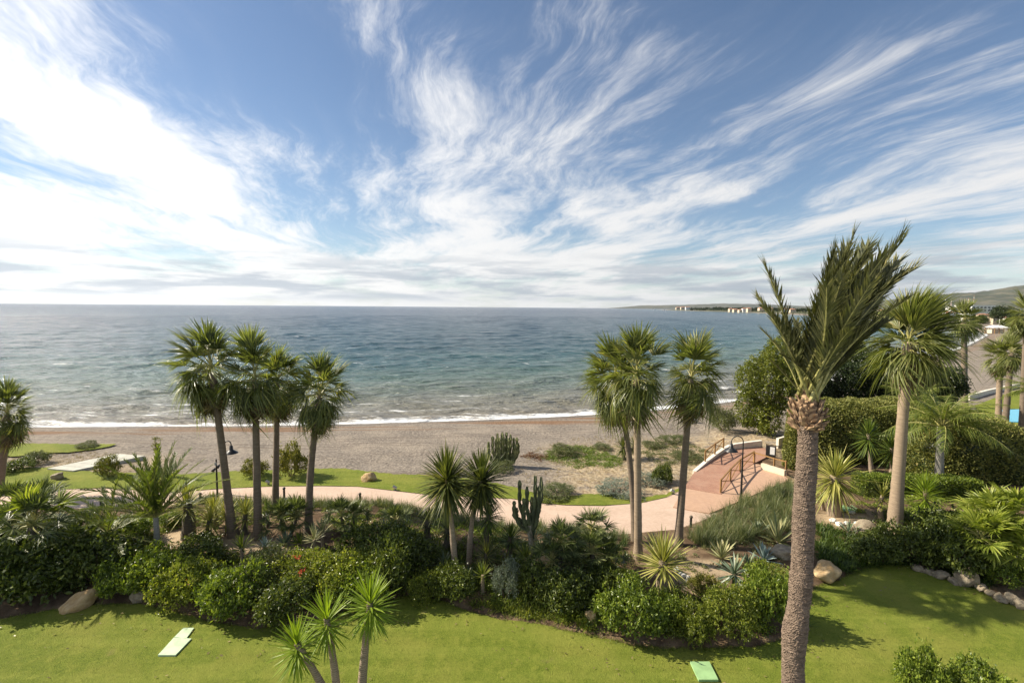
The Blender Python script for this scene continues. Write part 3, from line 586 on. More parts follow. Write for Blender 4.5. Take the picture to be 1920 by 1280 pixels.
ridge('hills', [(1380, 582), (1500, 577), (1600, 571), (1680, 566), (1760, 555), (1850, 549), (1920, 541), (2060, 535)], 9000, 2200, 9)
ridge('hills', [(1150, 578), (1200, 573), (1290, 571.5), (1350, 569.5), (1400, 570), (1450, 572), (1520, 575), (1600, 579)], 12000, 2000, 11)
# ------------------------------------------------------------------ palm leaf prototypes (grow along +X, upper side +Z)
def two_tone(me, n):
    me.materials.append(M['petiole']); mi = np.zeros(len(me.polygons), np.int32); mi[:n] = 1; me.polygons.foreach_set('material_index', mi); return me
def fan_leaf(seed, mat, nseg=30, pet=0.9, blade=1.1, droop=0.35, spread=118, segs=4, wind=None, sw=0.115, torn=True):
    rs = np.random.RandomState(seed); a = np.radians(np.linspace(-spread, spread, nseg) + rs.normal(0, 1.5, nseg)); g = Geo()
    P = [(t * pet, 0, 0.10 * math.sin(t * PI)) for t in np.linspace(0, 1, 5)]
    V, F = tube_vf(P, [0.035, 0.028, 0.022, 0.018, 0.015], 4); g.add(V, F); npet = len(F)
    if torn: a = a[rs.random(nseg) < 0.86]; nseg = len(a)
    lift = 0.18 * np.abs(np.sin(a)) + rs.normal(0, 0.05, nseg)
    d = np.stack([np.cos(a), np.sin(a), lift], 1)
    L = blade * (0.72 + 0.28 * np.cos(a * 0.6)) * rs.uniform(0.68, 1.12, nseg)
    prof = lambda t: np.where(t < 0.5, 0.10 + 1.8 * t, 1.0 - (t - 0.5) * 1.9).clip(0.05)
    V, F = ribbons(np.tile((pet, 0, 0.0), (nseg, 1)), d, (0, 0, 1.0), L, sw * blade, rs.uniform(0.4, 1.7, nseg) * droop, segs, prof, 0.45, wind, 2.6)
    g.add(V, F)
    return two_tone(g.mesh('fan frond', mat), npet)
def feather_leaf(seed, mat, length=3.4, n=46, leaf=0.52, w=0.035, curve=0.5, bare=0.22, vee=35, droop=0.15, pr=0.03, sweep=38, taper=0.6):
    rs = np.random.RandomState(seed); g = Geo()
    t = np.linspace(0, 1, 12); P = np.stack([length * (t - 0.12 * curve * t ** 2.5), 0 * t + 0.06 * np.sin(t * 3 + seed), -length * curve * 0.45 * t ** 2.2 + length * 0.10 * curve * t], 1)
    V, F = tube_vf(P, pr * (1.25 - t), 5); g.add(V, F); npet = len(F)
    s = np.linspace(bare, 0.99, n); s = np.repeat(s, 2) + rs.normal(0, 0.004, 2 * n); sg = np.tile([1.0, -1.0], n)
    B = np.stack([np.interp(s, t, P[:, i]) for i in range(3)], 1)
    T = unit(np.stack([np.interp(s, t, np.gradient(P[:, i])) for i in range(3)], 1)); Nn = unit(np.stack([-T[:, 2], 0 * s, T[:, 0]], 1)); S = np.array((0, 1.0, 0))
    sw = np.radians(sweep + rs.normal(0, 6, 2 * n) - 14 * s)[:, None]; ve = np.radians(vee + rs.normal(0, 14, 2 * n))[:, None]
    d = T * np.cos(sw) + np.sin(sw) * (S[None] * sg[:, None] * np.cos(ve) + Nn * np.sin(ve))
    L = leaf * np.where(s < 0.35, 0.55 + (s - bare) * 3.0, 1.0 - taper * np.clip((s - 0.4) / 0.6, 0, 1)) * rs.uniform(0.85, 1.15, 2 * n)
    V, F = ribbons(B, d, Nn, L, w, droop * rs.uniform(0.5, 1.5, 2 * n), 3, lambda t: np.maximum(0.05, 1 - t ** 2), 0.3); g.add(V, F)
    return two_tone(g.mesh('feather frond', mat), npet)
FAN = [fan_leaf(i, M['fan'], 38, (1.15, 1.05, 0.95, 0.85, 0.75, 0.7, 0.65)[i], 1.2, (0.15, 0.28, 0.42, 0.58, 0.75, 0.9, 1.05)[i], (62, 78, 92, 100, 100, 95, 85)[i], 5, sw=0.062) for i in range(7)]
FAN_W = [fan_leaf(20 + i, M['fan_dry'], 34, 1.0 - 0.09 * i, 1.5, 0.2 + 0.14 * i, (50, 62, 70, 75, 70)[i], 5, wind=(0.22, 0.12, 0), sw=0.062) for i in range(5)]
DEAD = [fan_leaf(40 + i, M['skirt'], droop=0.7, spread=80, nseg=16) for i in range(2)]
DWARF = [fan_leaf(60 + i, M['dwarf'], droop=0.12, spread=105, nseg=20, pet=0.7, blade=0.62, segs=3) for i in range(3)]
LIME = [fan_leaf(70 + i, M['dwarf_lime'], droop=0.25, spread=100, nseg=24, pet=0.7, blade=0.75, segs=3) for i in range(3)]
DATE = [feather_leaf(80 + i, M['date'], 3.7, 72, 0.62, 0.050, 0.16 + 0.16 * i, 0.24, 24 + 8 * i, 0.10, 0.036, 41, 0.45) for i in range(4)]
YOUNG = [feather_leaf(90 + i, M['young'], 2.6, 40, 0.40, 0.036, 0.35 + 0.22 * i, 0.12, 28, 0.10, 0.025, 42) for i in range(3)]
QUEEN = [feather_leaf(95 + i, M['queen'], 2.6, 48, 0.62, 0.034, 0.75 + 0.3 * i, 0.18, -18, 0.55, 0.022, 58) for i in range(3)]
# ------------------------------------------------------------------ palm trees
def trunk_path(base, top, n=14, bow=0.0):
    t = np.linspace(0, 1, n); base = np.array(base); top = np.array(top)
    side = np.array((1.0, 0.2, 0))
    return base[None] + (top - base)[None] * t[:, None] + side[None] * (bow * np.sin(PI * t))[:, None]
def fan_palm(label, base_px, top_px, dY=0.0, nfr=34, size=1.0, r0=0.24, r1=0.17, seed=0, wind=(0, 0, 0), leaves=None, e0=84, e1=-64, trunk='trunk', bow=0.0, group='tall fan palms along the promenade', Y=None, skirt=11, flare=1.5, name='fan_palm', cat='palm tree'):
    b = on_ground(*base_px)
    if Y is not None:
        q = at_y(base_px[0], base_px[1], Y); b = Vector((q.x, Y, ground_h(q.x, Y)))
    top = at_y(top_px[0], top_px[1], b.y + dY); rs = np.random.RandomState(seed)
    t = thing(name, label, cat, b, group)
    P = trunk_path((0, 0, -0.15), tuple(top - b), 40, bow); n = len(P); f = np.linspace(0, 1, n)
    rad = r1 + (r0 - r1) * (1 - f) + (flare - 1) * r0 * np.exp(-f * 14) ; rad = rad * (1 + 0.02 * rs.normal(0, 1, n)); rad[-5:] *= [1.12, 1.2, 1.1, 0.8, 0.3]
    g = Geo(); g.tube(P, rad, 14); obj('trunk', g.mesh('palm trunk', M[trunk], True), t)
    hub = Vector(P[-1]); leaves = leaves or FAN; nfr = int(nfr * 1.35); size *= 0.98
    for k in range(nfr):
        u = k / (nfr - 1); az = k * 2.39996 + rs.normal(0, 0.25); el = math.radians(e0 + (e1 - e0) * u ** 0.95 + rs.normal(0, 9))
        d = Vector((math.cos(az) * math.cos(el), math.sin(az) * math.cos(el), math.sin(el))) + Vector(wind) * (0.6 + 0.8 * abs(math.cos(el))) * rs.uniform(0.6, 1.4)
        obj('frond', leaves[int(np.clip(u * len(leaves) + rs.normal(0, 0.8), 0, len(leaves) - 1))], t, M=frame(d, hub + Vector((0, 0, 0.15 - 0.75 * u)), size * rs.uniform(0.68, 1.14), rs.normal(0, 0.35)))
    for k in range(skirt):
        az = k * 2.4 + rs.normal(0, 0.3); el = math.radians(-68 + rs.normal(0, 7))
        obj('dead_frond', DEAD[k % 2], t, M=frame((math.cos(az) * math.cos(el), math.sin(az) * math.cos(el), math.sin(el)), hub + Vector((0, 0, -0.75)), size * rs.uniform(0.6, 0.95), rs.normal(0, 0.3)))
    return t
fan_palm('tallest fan palm of the group of four, with leaning trunk and blown crown', (437, 1004), (398, 694), 0.0, 31, 1.12, 0.22, 0.155, 1, (-0.42, 0, 0.10))
fan_palm('straight fan palm with a wide shaggy crown, second in the group of four', (484, 1010), (478, 705), 0, 31, 1.1, 0.21, 0.15, 2, (-0.12, 0, 0.05))
fan_palm('slim fan palm at the path edge, third in the group of four, partly hidden', (516, 950), (520, 716), 0.2, 30, 1.08, 0.20, 0.15, 3, (0.15, 0, 0.05))
fan_palm('shortest fan palm of the group of four, standing a little apart with an open crown', (578, 998), (600, 738), 0, 28, 1.05, 0.21, 0.15, 4, (0.05, 0, 0.1), bow=-0.15)
fan_palm('curved fan palm, first in the trio beside the ramp, with a drooping crown', (1191, 1014), (1158, 716), 0.0, 32, 1.1, 0.18, 0.14, 5, (-0.18, 0, 0), bow=0.2)
fan_palm('tan trunked fan palm in the middle of the trio beside the ramp', (1197, 1048), (1194, 702), -0.2, 31, 1.1, 0.20, 0.15, 6, (0.02, 0, 0.05), trunk='trunk_tan')
fan_palm('fan palm nearest the brick ramp, last of the trio, crown bent by wind', (1271, 1022), (1296, 704), 0.0, 30, 1.12, 0.20, 0.15, 7, (0.22, 0, 0.12))
fan_palm('large fan palm with pale ringed trunk and torn crown streaming in the wind', (1676, 1006), (1703, 640), 0.0, 46, 1.15, 0.33, 0.22, 8, (0.38, 0, 0.15), FAN_W, 85, -45, 'trunk_tan', group='fan palms on the hedge side', skirt=5, flare=1.7)
fan_palm('fan palm cut by the picture edge beside the far promenade lawn', (-4, 925), (14, 775), 0, 30, 1.0, 0.26, 0.2, 9, (0.12, 0, 0.05))
fan_palm('thin distant fan palm standing at the beach edge behind the torn palm', (1810, 742), (1808, 598), 0, 28, 1.2, 0.36, 0.3, 10, (0.15, 0, 0), FAN_W, group='fan palms near the pool', Y=64)
fan_palm('fan palm by the pool with a trunk straight up through the middle of its pair', (1872, 792), (1876, 668), 0, 26, 0.95, 0.3, 0.24, 11, (0.1, 0, 0), FAN_W, group='fan palms near the pool', Y=54, trunk='trunk_tan')
fan_palm('leaning fan palm by the pool, the right one of the pair', (1884, 797), (1897, 660), 0, 26, 0.95, 0.3, 0.24, 12, (0.15, 0, 0), FAN_W, group='fan palms near the pool', Y=52)
fan_palm('tall fan palm above the pool whose crown is cut by the picture edge', (1915, 830), (1925, 590), 0, 26, 0.95, 0.26, 0.2, 13, (-0.1, 0, 0), FAN_W, group='fan palms near the pool', Y=47)
def rock_mesh(seed, mat, k=4, amp=0.3):
    import bmesh
    bm = bmesh.new(); bmesh.ops.create_icosphere(bm, subdivisions=k, radius=1.0); rs = np.random.RandomState(seed)
    dirs = unit(rs.normal(0, 1, (16, 3))); cut = rs.uniform(0.55, 0.92, 16); ph = rs.uniform(0, 6, 6)
    for v in bm.verts:
        p = np.array(v.co)
        for d, c in zip(dirs, cut):
            s = p @ d
            if s > c: p = p - d * (s - c) * 0.95
        p *= 1 + amp * 0.4 * (math.sin(p[0] * 3 + ph[0]) * math.sin(p[1] * 3.4 + ph[1]) + 0.5 * math.sin(p[2] * 6 + ph[2] + p[0] * 5) + 0.25 * math.sin(p[0] * 13 + p[1] * 11 + ph[3]) * math.sin(p[2] * 12 + ph[4]))
        v.co = p
    me = bpy.data.meshes.new('rock'); bm.to_mesh(me); bm.free(); me.materials.append(mat)
    me.polygons.foreach_set('use_smooth', np.ones(len(me.polygons), bool)); return me
# the tall date palm close to the house --------------------------------------
def date_palm():
    Yd = 9.5; rs = np.random.RandomState(77)
    px = [(1488, 1290, 45), (1488, 1230, 46), (1490, 1180, 48.5), (1497, 1130, 43), (1503, 1070, 41), (1507, 1000, 40), (1508, 940, 40), (1511, 880, 38), (1514, 820, 37.5), (1515, 790, 40), (1516, 768, 44)]
    pts = [(at_y(a, b, Yd), w * m_per_px(Yd) / 2) for a, b, w in px]
    base = Vector((pts[0][0].x - 0.02, Yd, 0.0)); pts = [(Vector((base.x, Yd, -0.1)), 0.30), (Vector((base.x + 0.02, Yd, 0.8)), 0.26), (Vector((base.x + 0.02, Yd, 3.0)), 0.24)] + pts
    t = thing('date_palm', 'tall date palm close to the camera with rough trunk and upswept feather fronds', 'palm tree', base)
    z = np.array([p.z for p, _ in pts]); zz = np.linspace(z[0], z[-1], 520); o = np.argsort(z)
    cx = np.interp(zz, z[o], np.array([p.x for p, _ in pts])[o]) - base.x; cr = np.interp(zz, z[o], np.array([r for _, r in pts])[o])
    na = 120; a = np.linspace(0, 2 * PI, na, endpoint=False); ZZ, A = np.meshgrid(zz, a, indexing='ij')
    # rows of old leaf scars: each a ragged lip that overhangs the next
    row = ZZ / 0.050 + 0.7 * np.sin(A * 2 + ZZ * 1.3) + 0.45 * np.sin(A * 5 + ZZ * 3.1) + 0.3 * np.sin(A * 11 + ZZ * 7); ri = np.floor(row); fr = row - ri
    cellj = np.sin(ri * 12.9898 + np.floor(A * 13 / (2 * PI) + 0.5 * (ri % 2)) * 78.233) * 43758.5453; cellj -= np.floor(cellj)
    nz = np.random.RandomState(3).normal(0, 1, ZZ.shape)
    lowf = np.sin(ZZ * 2.1 + A) * 0.010 + np.sin(ZZ * 5.3 + A * 2 + 1) * 0.006 + np.sin(ZZ * 0.9) * 0.008
    D = lowf + (0.006 + 0.022 * cellj ** 1.5) * (1 - fr) ** 1.2 + 0.0035 * nz
    R = (np.repeat(cr[:, None], na, 1) - 0.030 + D)
    V = np.stack([cx[:, None] + R * np.cos(A), R * np.sin(A), ZZ], 2).reshape(-1, 3)
    i, j = np.meshgrid(np.arange(len(zz) - 1), np.arange(na), indexing='ij'); j2 = (j + 1) % na
    F = np.stack([i * na + j, i * na + j2, (i + 1) * na + j2, (i + 1) * na + j], 2).reshape(-1, 4)
    obj('trunk', mesh_np('date palm trunk', V, F, M['trunk_date'], False), t)
    # pineapple of cut leaf bases under the crown
    hub = pts[-1][0] - base; zc = hub.z
    def stub(seed):
        r2 = np.random.RandomState(seed); g = Geo()
        P = np.array([(0, 0, 0), (0.07, 0, 0.03), (0.14, 0, 0.10), (0.18 + 0.05 * r2.random(), 0, 0.19)])
        V, F = tube_vf(P, [0.066, 0.056, 0.040, 0.026], 6); V = V.reshape(4, 6, 3); c = P[:, None]; V = c + (V - c) * np.array((0.55, 1.15, 0.55)); V += r2.normal(0, 0.010, V.shape)
        g.add(V.reshape(-1, 3), F); g.add(V[-1], [(0, 1, 2, 3), (0, 3, 4, 5)]); return g.mesh('leaf base', M['boot'])
    stubs = [stub(i) for i in range(4)]
    k = 0
    for row_z, rad, cnt, tilt in [(a, 0.78 * b, c, d + 0.35) for a, b, c, d in ((-0.36, 0.20, 14, -0.5), (-0.28, 0.24, 15, -0.35), (-0.20, 0.27, 16, -0.2), (-0.12, 0.285, 16, -0.05), (-0.03, 0.28, 16, 0.1), (0.06, 0.25, 15, 0.25), (0.15, 0.21, 13, 0.4), (0.25, 0.16, 11, 0.6), (0.36, 0.11, 9, 0.8))]:
        for q in range(cnt):
            az = 2 * PI * (q + 0.5 * (k % 2)) / cnt + rs.normal(0, 0.08)
            Mx = Matrix.Translation(hub + Vector(((rad - 0.08) * math.cos(az), (rad - 0.08) * math.sin(az), row_z - 0.05))) @ Matrix.Rotation(az, 4, 'Z') @ Matrix.Rotation(-tilt + rs.normal(0, 0.3), 4, 'Y') @ Matrix.Scale(rs.uniform(0.6, 1.35), 4)
            obj('leaf_base', stubs[rs.randint(4)], t, M=Mx)
        k += 1
    g = Geo(); g.lathe([(0.17, -0.45), (0.20, -0.2), (0.19, 0.05), (0.11, 0.35), (0.03, 0.5)], tuple(hub), 20); obj('crown_core', g.mesh('crown core', M['boot'], True), t)
    # fronds, blown upright and over to one side
    tips = [(1448, 505, -0.5), (1440, 560, 0.6), (1462, 620, 0.4), (1480, 660, -0.8), (1455, 690, -0.3), (1522, 480, 0.2), (1535, 520, -0.8), (1556, 462, 0.3), (1572, 452, -0.3), (1590, 455, 0.7), (1600, 470, -1.0), (1612, 462, 0.2), (1630, 470, 0.9), (1645, 452, -0.2), (1668, 446, 0.1), (1662, 480, -0.9), (1680, 492, 0.5), (1676, 520, 0.0), (1664, 548, -0.6), (1640, 575, 0.4), (1625, 600, -0.3), (1605, 520, -1.4), (1580, 540, 1.4), (1550, 560, 1.5), (1620, 540, -1.6), (1500, 600, 1.4), (1592, 610, -1.2), (1570, 640, 1.3), (1543, 500, 0.9), (1564, 480, -0.9), (1583, 490, 1.1), (1610, 500, 0.8), (1636, 510, -0.7), (1650, 500, 0.9), (1655, 528, 1.0), (1530, 470, -0.2), (1600, 560, 0.3), (1630, 550, 1.1), (1560, 520, -1.3), (1470, 560, -0.4), (1450, 600, -0.9)]
    for q, (a, b, dy) in enumerate(tips):
        tip = at_y(a, b, Yd + dy) - base; d = tip - hub; s = d.length / 3.7
        Mx = frame(d.normalized(), hub + Vector((rs.normal(0, 0.08), rs.normal(0, 0.08), 0.2)), s, 0)
        # leaf faces turned out from the crown's axis
        Mx = Mx @ Matrix.Rotation(rs.normal(0, 0.7), 4, 'X')
        obj('frond', DATE[q % 4 if s < 0.9 else q % 2], t, M=Mx)
date_palm()
# young date palm and other feather palms ------------------------------------
def feather_palm(label, base_px, hub_px, leaves, nfr, size, r, trunk, seed, e0, e1, wind=(0, 0, 0), name='feather_palm', group=None, dY=0, Y=None):
    b = on_ground(*base_px)
    if Y: q = at_y(base_px[0], base_px[1], Y); b = Vector((q.x, Y, ground_h(q.x, Y)))
    hub = at_y(hub_px[0], hub_px[1], b.y + dY) - b; rs = np.random.RandomState(seed); t = thing(name, label, 'palm tree', b, group)
    g = Geo(); P = trunk_path((0, 0, -0.1), tuple(hub), 12); g.tube(P, r * np.linspace(1.2, 0.85, 12), 12); obj('trunk', g.mesh('trunk', M[trunk], True), t)
    for k in range(nfr):
        u = k / (nfr - 1); az = k * 2.39996 + rs.normal(0, 0.2); el = math.radians(e0 + (e1 - e0) * u + rs.normal(0, 6))
        d = Vector((math.cos(az) * math.cos(el), math.sin(az) * math.cos(el), math.sin(el))) + Vector(wind)
        obj('frond', leaves[k % len(leaves)], t, M=frame(d, hub, size * rs.uniform(0.85, 1.1), rs.normal(0, 0.2)))
feather_palm('young date palm with arching fronds on a pale slim trunk in the border', (297, 1052), (292, 968), YOUNG, 38, 1.35, 0.13, 'trunk_grey', 31, 86, 12, (-0.1, 0, 0.12))
feather_palm('low feather palm drooping over the dark shrubs beside the young date palm', (205, 1050), (205, 1000), YOUNG, 22, 1.25, 0.12, 'bark_dark', 32, 55, -18, (-0.35, 0, 0.1))
feather_palm('queen palm with drooping lime fronds and white crownshaft before the hedge', (1760, 912), (1764, 800), QUEEN, 28, 1.45, 0.24, 'trunk_grey', 33, 78, -5, (0.12, 0, 0.1))
feather_palm('feather palm with lime plumes half hidden behind the torn fan palm', (1716, 860), (1722, 762), QUEEN, 20, 1.35, 0.18, 'trunk_grey', 34, 70, -10, (0.0, 0, 0.1), Y=44)
feather_palm('lime plumed feather palm at the picture edge above the hedge mound', (1950, 860), (1945, 735), QUEEN, 16, 1.0, 0.18, 'trunk_grey', 35, 70, -10, (-0.2, 0, 0.1), Y=40)
# dwarf fan palms: clumps of several short stems -----------------------------
def dwarf_palm(label, base_px, heads, leaves, nfr, size, seed, name='dwarf_fan_palm', group='dwarf fan palms in the border', stem=0.09, e1=-25):
    b = on_ground(*base_px); rs = np.random.RandomState(seed); t = thing(name, label, 'palm', b, group)
    for (hx, hy, dy) in heads:
        h = at_y(hx, hy, b.y + dy) - b; g = Geo(); g.tube(trunk_path((h.x * 0.3, h.y * 0.3, -0.1), tuple(h), 6), stem * np.linspace(1.1, 0.9, 6), 9); obj('stem', g.mesh('stem', M['bark_dark'], True), t)
        for k in range(nfr):
            u = k / (nfr - 1); az = k * 2.39996 + rs.normal(0, 0.2); el = math.radians(85 + (e1 - 85) * u + rs.normal(0, 8))
            obj('frond', leaves[k % len(leaves)], t, M=frame((math.cos(az) * math.cos(el), math.sin(az) * math.cos(el), math.sin(el)), h, size * rs.uniform(0.8, 1.1), rs.normal(0, 0.3)))
dwarf_palm('dwarf fan palm clump with stacked stiff leaves in front of the promenade bend', (1112, 1078), [(1108, 992, 0.3), (1112, 1038, -0.4), (1140, 1052, -0.2)], DWARF, 20, 1.0, 41)
dwarf_palm('dark dwarf fan palm mound beside the stacked dwarf palm clump', (1050, 1085), [(1052, 1020, 0), (1035, 1055, -0.3), (1075, 1058, 0)], DWARF, 20, 1.05, 42)
dwarf_palm('low dwarf fan palm between the straight palm and the open crowned palm', (538, 1005), [(525, 972, 0), (556, 972, 0.2)], DWARF, 22, 1.05, 43)
dwarf_palm('dwarf fan palm beside the foot of the shortest palm, near the path', (650, 1000), [(640, 968, 0), (665, 975, 0.2)], DWARF, 20, 0.95, 44)
dwarf_palm('dwarf fan palm with yellow shoots right of the dwarf palm by the path', (735, 1005), [(742, 978, 0)], DWARF, 20, 0.9, 45)
dwarf_palm('wide lime fan palm clump at the picture edge above the rocky lawn edge', (1868, 1075), [(1868, 1000, 0), (1900, 965, 0.4), (1838, 1010, -0.2), (1905, 1030, -0.6), (1855, 965, 0.8)], LIME, 24, 1.15, 46)
dwarf_palm('shaggy fan palm on a leaning stem above the dark shrubs at the picture edge', (62, 1090), [(62, 985, 0)], LIME[:1] + DWARF, 30, 1.5, 47, stem=0.13, e1=-35)
dwarf_palm('fan palm with bluish fronds behind the shaggy fan palm near the picture edge', (28, 1030), [(25, 950, 0.5), (70, 948, 0.4)], DWARF, 22, 1.25, 48)
# ------------------------------------------------------------------ yuccas, agaves
def yucca(label, base_px, heads, mat, n, seed, W=0.055, e0=86, e1=-55, droop=0.12, trunk='bark', tr=0.11, name='yucca', group=None, cat='yucca', single=False, prof=p_blade, stalk=0.35, segs=3):
    """heads: (px, py, radius px, depth offset)"""
    b = on_ground(*base_px); rs = np.random.RandomState(seed); t = thing(name, label, cat, b, group)
    blade = None
    if single:
        V, F = ribbons(np.zeros((1, 3)), np.array([[1.0, 0, 0]]), (0, 0, 1.0), 1.0, 0.085, 0.12, 5, prof, 0.35); blade = mesh_np('leaf', V, F, M[mat])
    for (hx, hy, rp, dy) in heads:
        h = at_y(hx, hy, b.y + dy) - b; R = rp * m_per_px(b.y + dy)
        if tr:
            g = Geo(); P = trunk_path((h.x * 0.12, h.y * 0.12, -0.1), tuple(h), 12, 0.08 * rs.normal()); g.tube(P, tr * np.linspace(1.25, 0.8, 12) * (1 + 0.05 * rs.normal(0, 1, 12)), 10); obj('trunk', g.mesh('trunk', M[trunk], True), t)
        if single:
            for k in range(n):
                f = k / (n - 1); az = k * 2.39996; el = math.radians(e0 + (e1 - e0) * f ** 0.9 + rs.normal(0, 6))
                d = (math.cos(az) * math.cos(el), math.sin(az) * math.cos(el), math.sin(el))
                obj('leaf', blade, t, M=frame(d, h + Vector((0, 0, -stalk * f)), R * (1 - 0.2 * f) * rs.uniform(0.8, 1.1)))
        else:
            V, F = rosette(rs, n, R, W, e0, e1, droop, segs, prof, 0.35, 0.05, stalk); o = obj('crown', mesh_np('crown', V, F, M[mat]), t, loc=h)
    return t
yucca('twin stemmed yucca in the lower lawn foreground, its single tall head apart', (672, 1330), [(694, 1128, 68, 0)], 'yucca_lime', 150, 51, single=True, tr=0.13, group='foreground yuccas on the lawn', e1=-68, stalk=0.5)
yucca('two headed yucca leaning out over the foreground lawn beside the tall headed one', (640, 1345), [(612, 1158, 64, 0.1), (556, 1205, 60, -0.2)], 'yucca_lime', 125, 52, single=True, tr=0.11, group='foreground yuccas on the lawn', e1=-68, stalk=0.5)
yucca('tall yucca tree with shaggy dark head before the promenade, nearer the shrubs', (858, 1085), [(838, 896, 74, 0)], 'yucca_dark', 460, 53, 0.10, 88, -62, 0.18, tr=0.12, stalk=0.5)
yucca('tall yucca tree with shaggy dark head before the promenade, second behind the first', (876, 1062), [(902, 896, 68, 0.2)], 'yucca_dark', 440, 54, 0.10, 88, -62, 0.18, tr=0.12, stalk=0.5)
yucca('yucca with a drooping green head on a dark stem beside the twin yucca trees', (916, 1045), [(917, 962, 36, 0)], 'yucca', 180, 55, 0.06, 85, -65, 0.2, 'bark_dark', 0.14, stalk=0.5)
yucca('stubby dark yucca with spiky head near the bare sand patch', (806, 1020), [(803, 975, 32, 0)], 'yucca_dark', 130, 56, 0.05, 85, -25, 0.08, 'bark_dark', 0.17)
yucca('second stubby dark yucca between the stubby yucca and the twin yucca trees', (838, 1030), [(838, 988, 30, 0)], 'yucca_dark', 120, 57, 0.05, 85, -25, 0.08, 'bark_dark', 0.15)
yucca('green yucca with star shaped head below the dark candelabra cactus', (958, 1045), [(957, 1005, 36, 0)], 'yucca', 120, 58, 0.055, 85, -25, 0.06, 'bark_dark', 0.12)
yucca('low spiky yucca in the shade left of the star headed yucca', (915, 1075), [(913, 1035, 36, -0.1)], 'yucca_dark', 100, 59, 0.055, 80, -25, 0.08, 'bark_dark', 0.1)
yucca('large variegated yucca with stout trunk in front of the trio of palms', (1243, 1118), [(1243, 1050, 66, 0)], 'variegated', 130, 60, 0.10, 86, -20, 0.10, 'bark', 0.2, group='variegated yuccas')
yucca('largest variegated yucca on a thick pale trunk behind the date palm', (1564, 965), [(1566, 892, 70, 0)], 'variegated', 220, 61, 0.11, 86, -55, 0.22, 'bark', 0.33, group='variegated yuccas')
yucca('small variegated yucca at the foot of the largest variegated yucca', (1545, 955), [(1540, 922, 28, -0.2)], 'variegated', 60, 62, 0.06, 70, -30, 0.12, 'bark', 0.09, group='variegated yuccas')
yucca('variegated yucca fan beside the big torn palm, at its seaward side', (1655, 975), [(1655, 928, 42, 0)], 'variegated', 80, 63, 0.07, 75, -25, 0.15, 'bark', 0.12, group='variegated yuccas')
yucca('green yucca head with yellowing skirt beside the big torn palm trunk', (1735, 985), [(1735, 915, 42, 0)], 'yucca_lime', 280, 64, 0.065, 86, -78, 0.12, 'bark', 0.13, stalk=1.2)
yucca('upper green yucca with dead skirt standing before the clipped hedge', (1640, 905), [(1628, 812, 40, 0)], 'yucca', 170, 65, 0.075, 86, -70, 0.12, 'bark', 0.14, stalk=0.7)
yucca('lower green yucca leaning on the big palm before the clipped hedge', (1668, 905), [(1672, 838, 40, 0)], 'yucca', 170, 66, 0.075, 86, -65, 0.14, 'bark', 0.13, stalk=0.6)
yucca('variegated yucca with a stout shaggy trunk on the bare sand patch', (352, 1008), [(350, 945, 54, 0)], 'variegated', 130, 67, 0.08, 86, -20, 0.10, 'bark_dark', 0.3, group='variegated yuccas')
yucca('small variegated yucca with dark stub stem, nearest the bare sand', (394, 1008), [(394, 972, 40, 0)], 'variegated', 100, 68, 0.075, 86, -30, 0.10, 'bark_dark', 0.14, group='variegated yuccas')
yucca('small variegated yucca directly in front of the lamp post', (405, 990), [(400, 953, 42, 0)], 'variegated', 100, 69, 0.075, 86, -15, 0.08, 'bark_dark', 0.12, group='variegated yuccas')
yucca('small variegated yucca tucked against the leaning palm trunk', (425, 998), [(424, 962, 38, 0)], 'variegated', 90, 70, 0.075, 86, -25, 0.10, 'bark_dark', 0.13, group='variegated yuccas')
yucca('small variegated yucca between the leaning palm and the straight palm', (460, 1000), [(460, 962, 40, 0)], 'variegated', 100, 71, 0.075, 86, -25, 0.10, 'bark_dark', 0.14, group='variegated yuccas')
yucca('yucca with yellow green leaves beside the straight palm trunk', (502, 990), [(500, 958, 26, 0.3)], 'yucca', 70, 72, 0.05, 86, -10, 0.08, 'bark_dark', 0.1)
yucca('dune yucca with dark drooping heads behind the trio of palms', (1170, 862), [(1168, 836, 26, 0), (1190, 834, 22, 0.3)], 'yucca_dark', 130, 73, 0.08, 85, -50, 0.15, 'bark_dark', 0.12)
yucca('small lime yucca shooting out beside the date palm trunk, lower on the lawn', (1512, 1172), [(1510, 1166, 30, 0)], 'yucca', 40, 74, 0.045, 70, -10, 0.06, 'bark_dark', 0.0)
def agave(label, base_px, rp, mat, n, seed, W=0.13, e0=84, e1=12, droop=0.10, up=0.0, **kw):
    b = on_ground(*base_px); rs = np.random.RandomState(seed); t = thing('agave', label, 'agave', b, kw.get('group', 'agaves in the border')); R = rp * m_per_px(b.y)
    g = Geo(); g.tube([(0, 0, -0.1), (0, 0, 0.1 + up)], [0.1, 0.07], 8); obj('stem', g.mesh('stem', M['bark'], True), t)
    V, F = rosette(rs, n, R, W, e0, e1, droop, 4, p_agave, 0.5, 0.06, 0.12); V[:, 2] += 0.16 + up; obj('rosette', mesh_np('rosette', V, F, M[mat]), t); return t
agave('large cream striped agave beside the date palm trunk near the path grasses', (1458, 1018), 54, 'agave_cream', 34, 81, 0.15, 82, 20)
agave('cream striped agave left of the blue agave, above the bare ledge', (1352, 1048), 40, 'agave_cream', 30, 82, 0.13, 82, 15)
agave('blue grey agave between the striped agaves above the bright shrubs', (1432, 1052), 34, 'agave_blue', 30, 83, 0.12)
agave('grey green agave in front of the blue agave, above the bright shrubs', (1402, 1068), 32, 'agave', 32, 84, 0.12)
agave('tall stemmed foxtail agave with wide open star above the bright shrub', (1375, 1115), 44, 'agave', 44, 85, 0.11, 80, -45, 0.12, up=0.85)
agave('small green agave beside the path grasses, left of the striped agaves', (1420, 1000), 28, 'agave', 30, 86, 0.10)
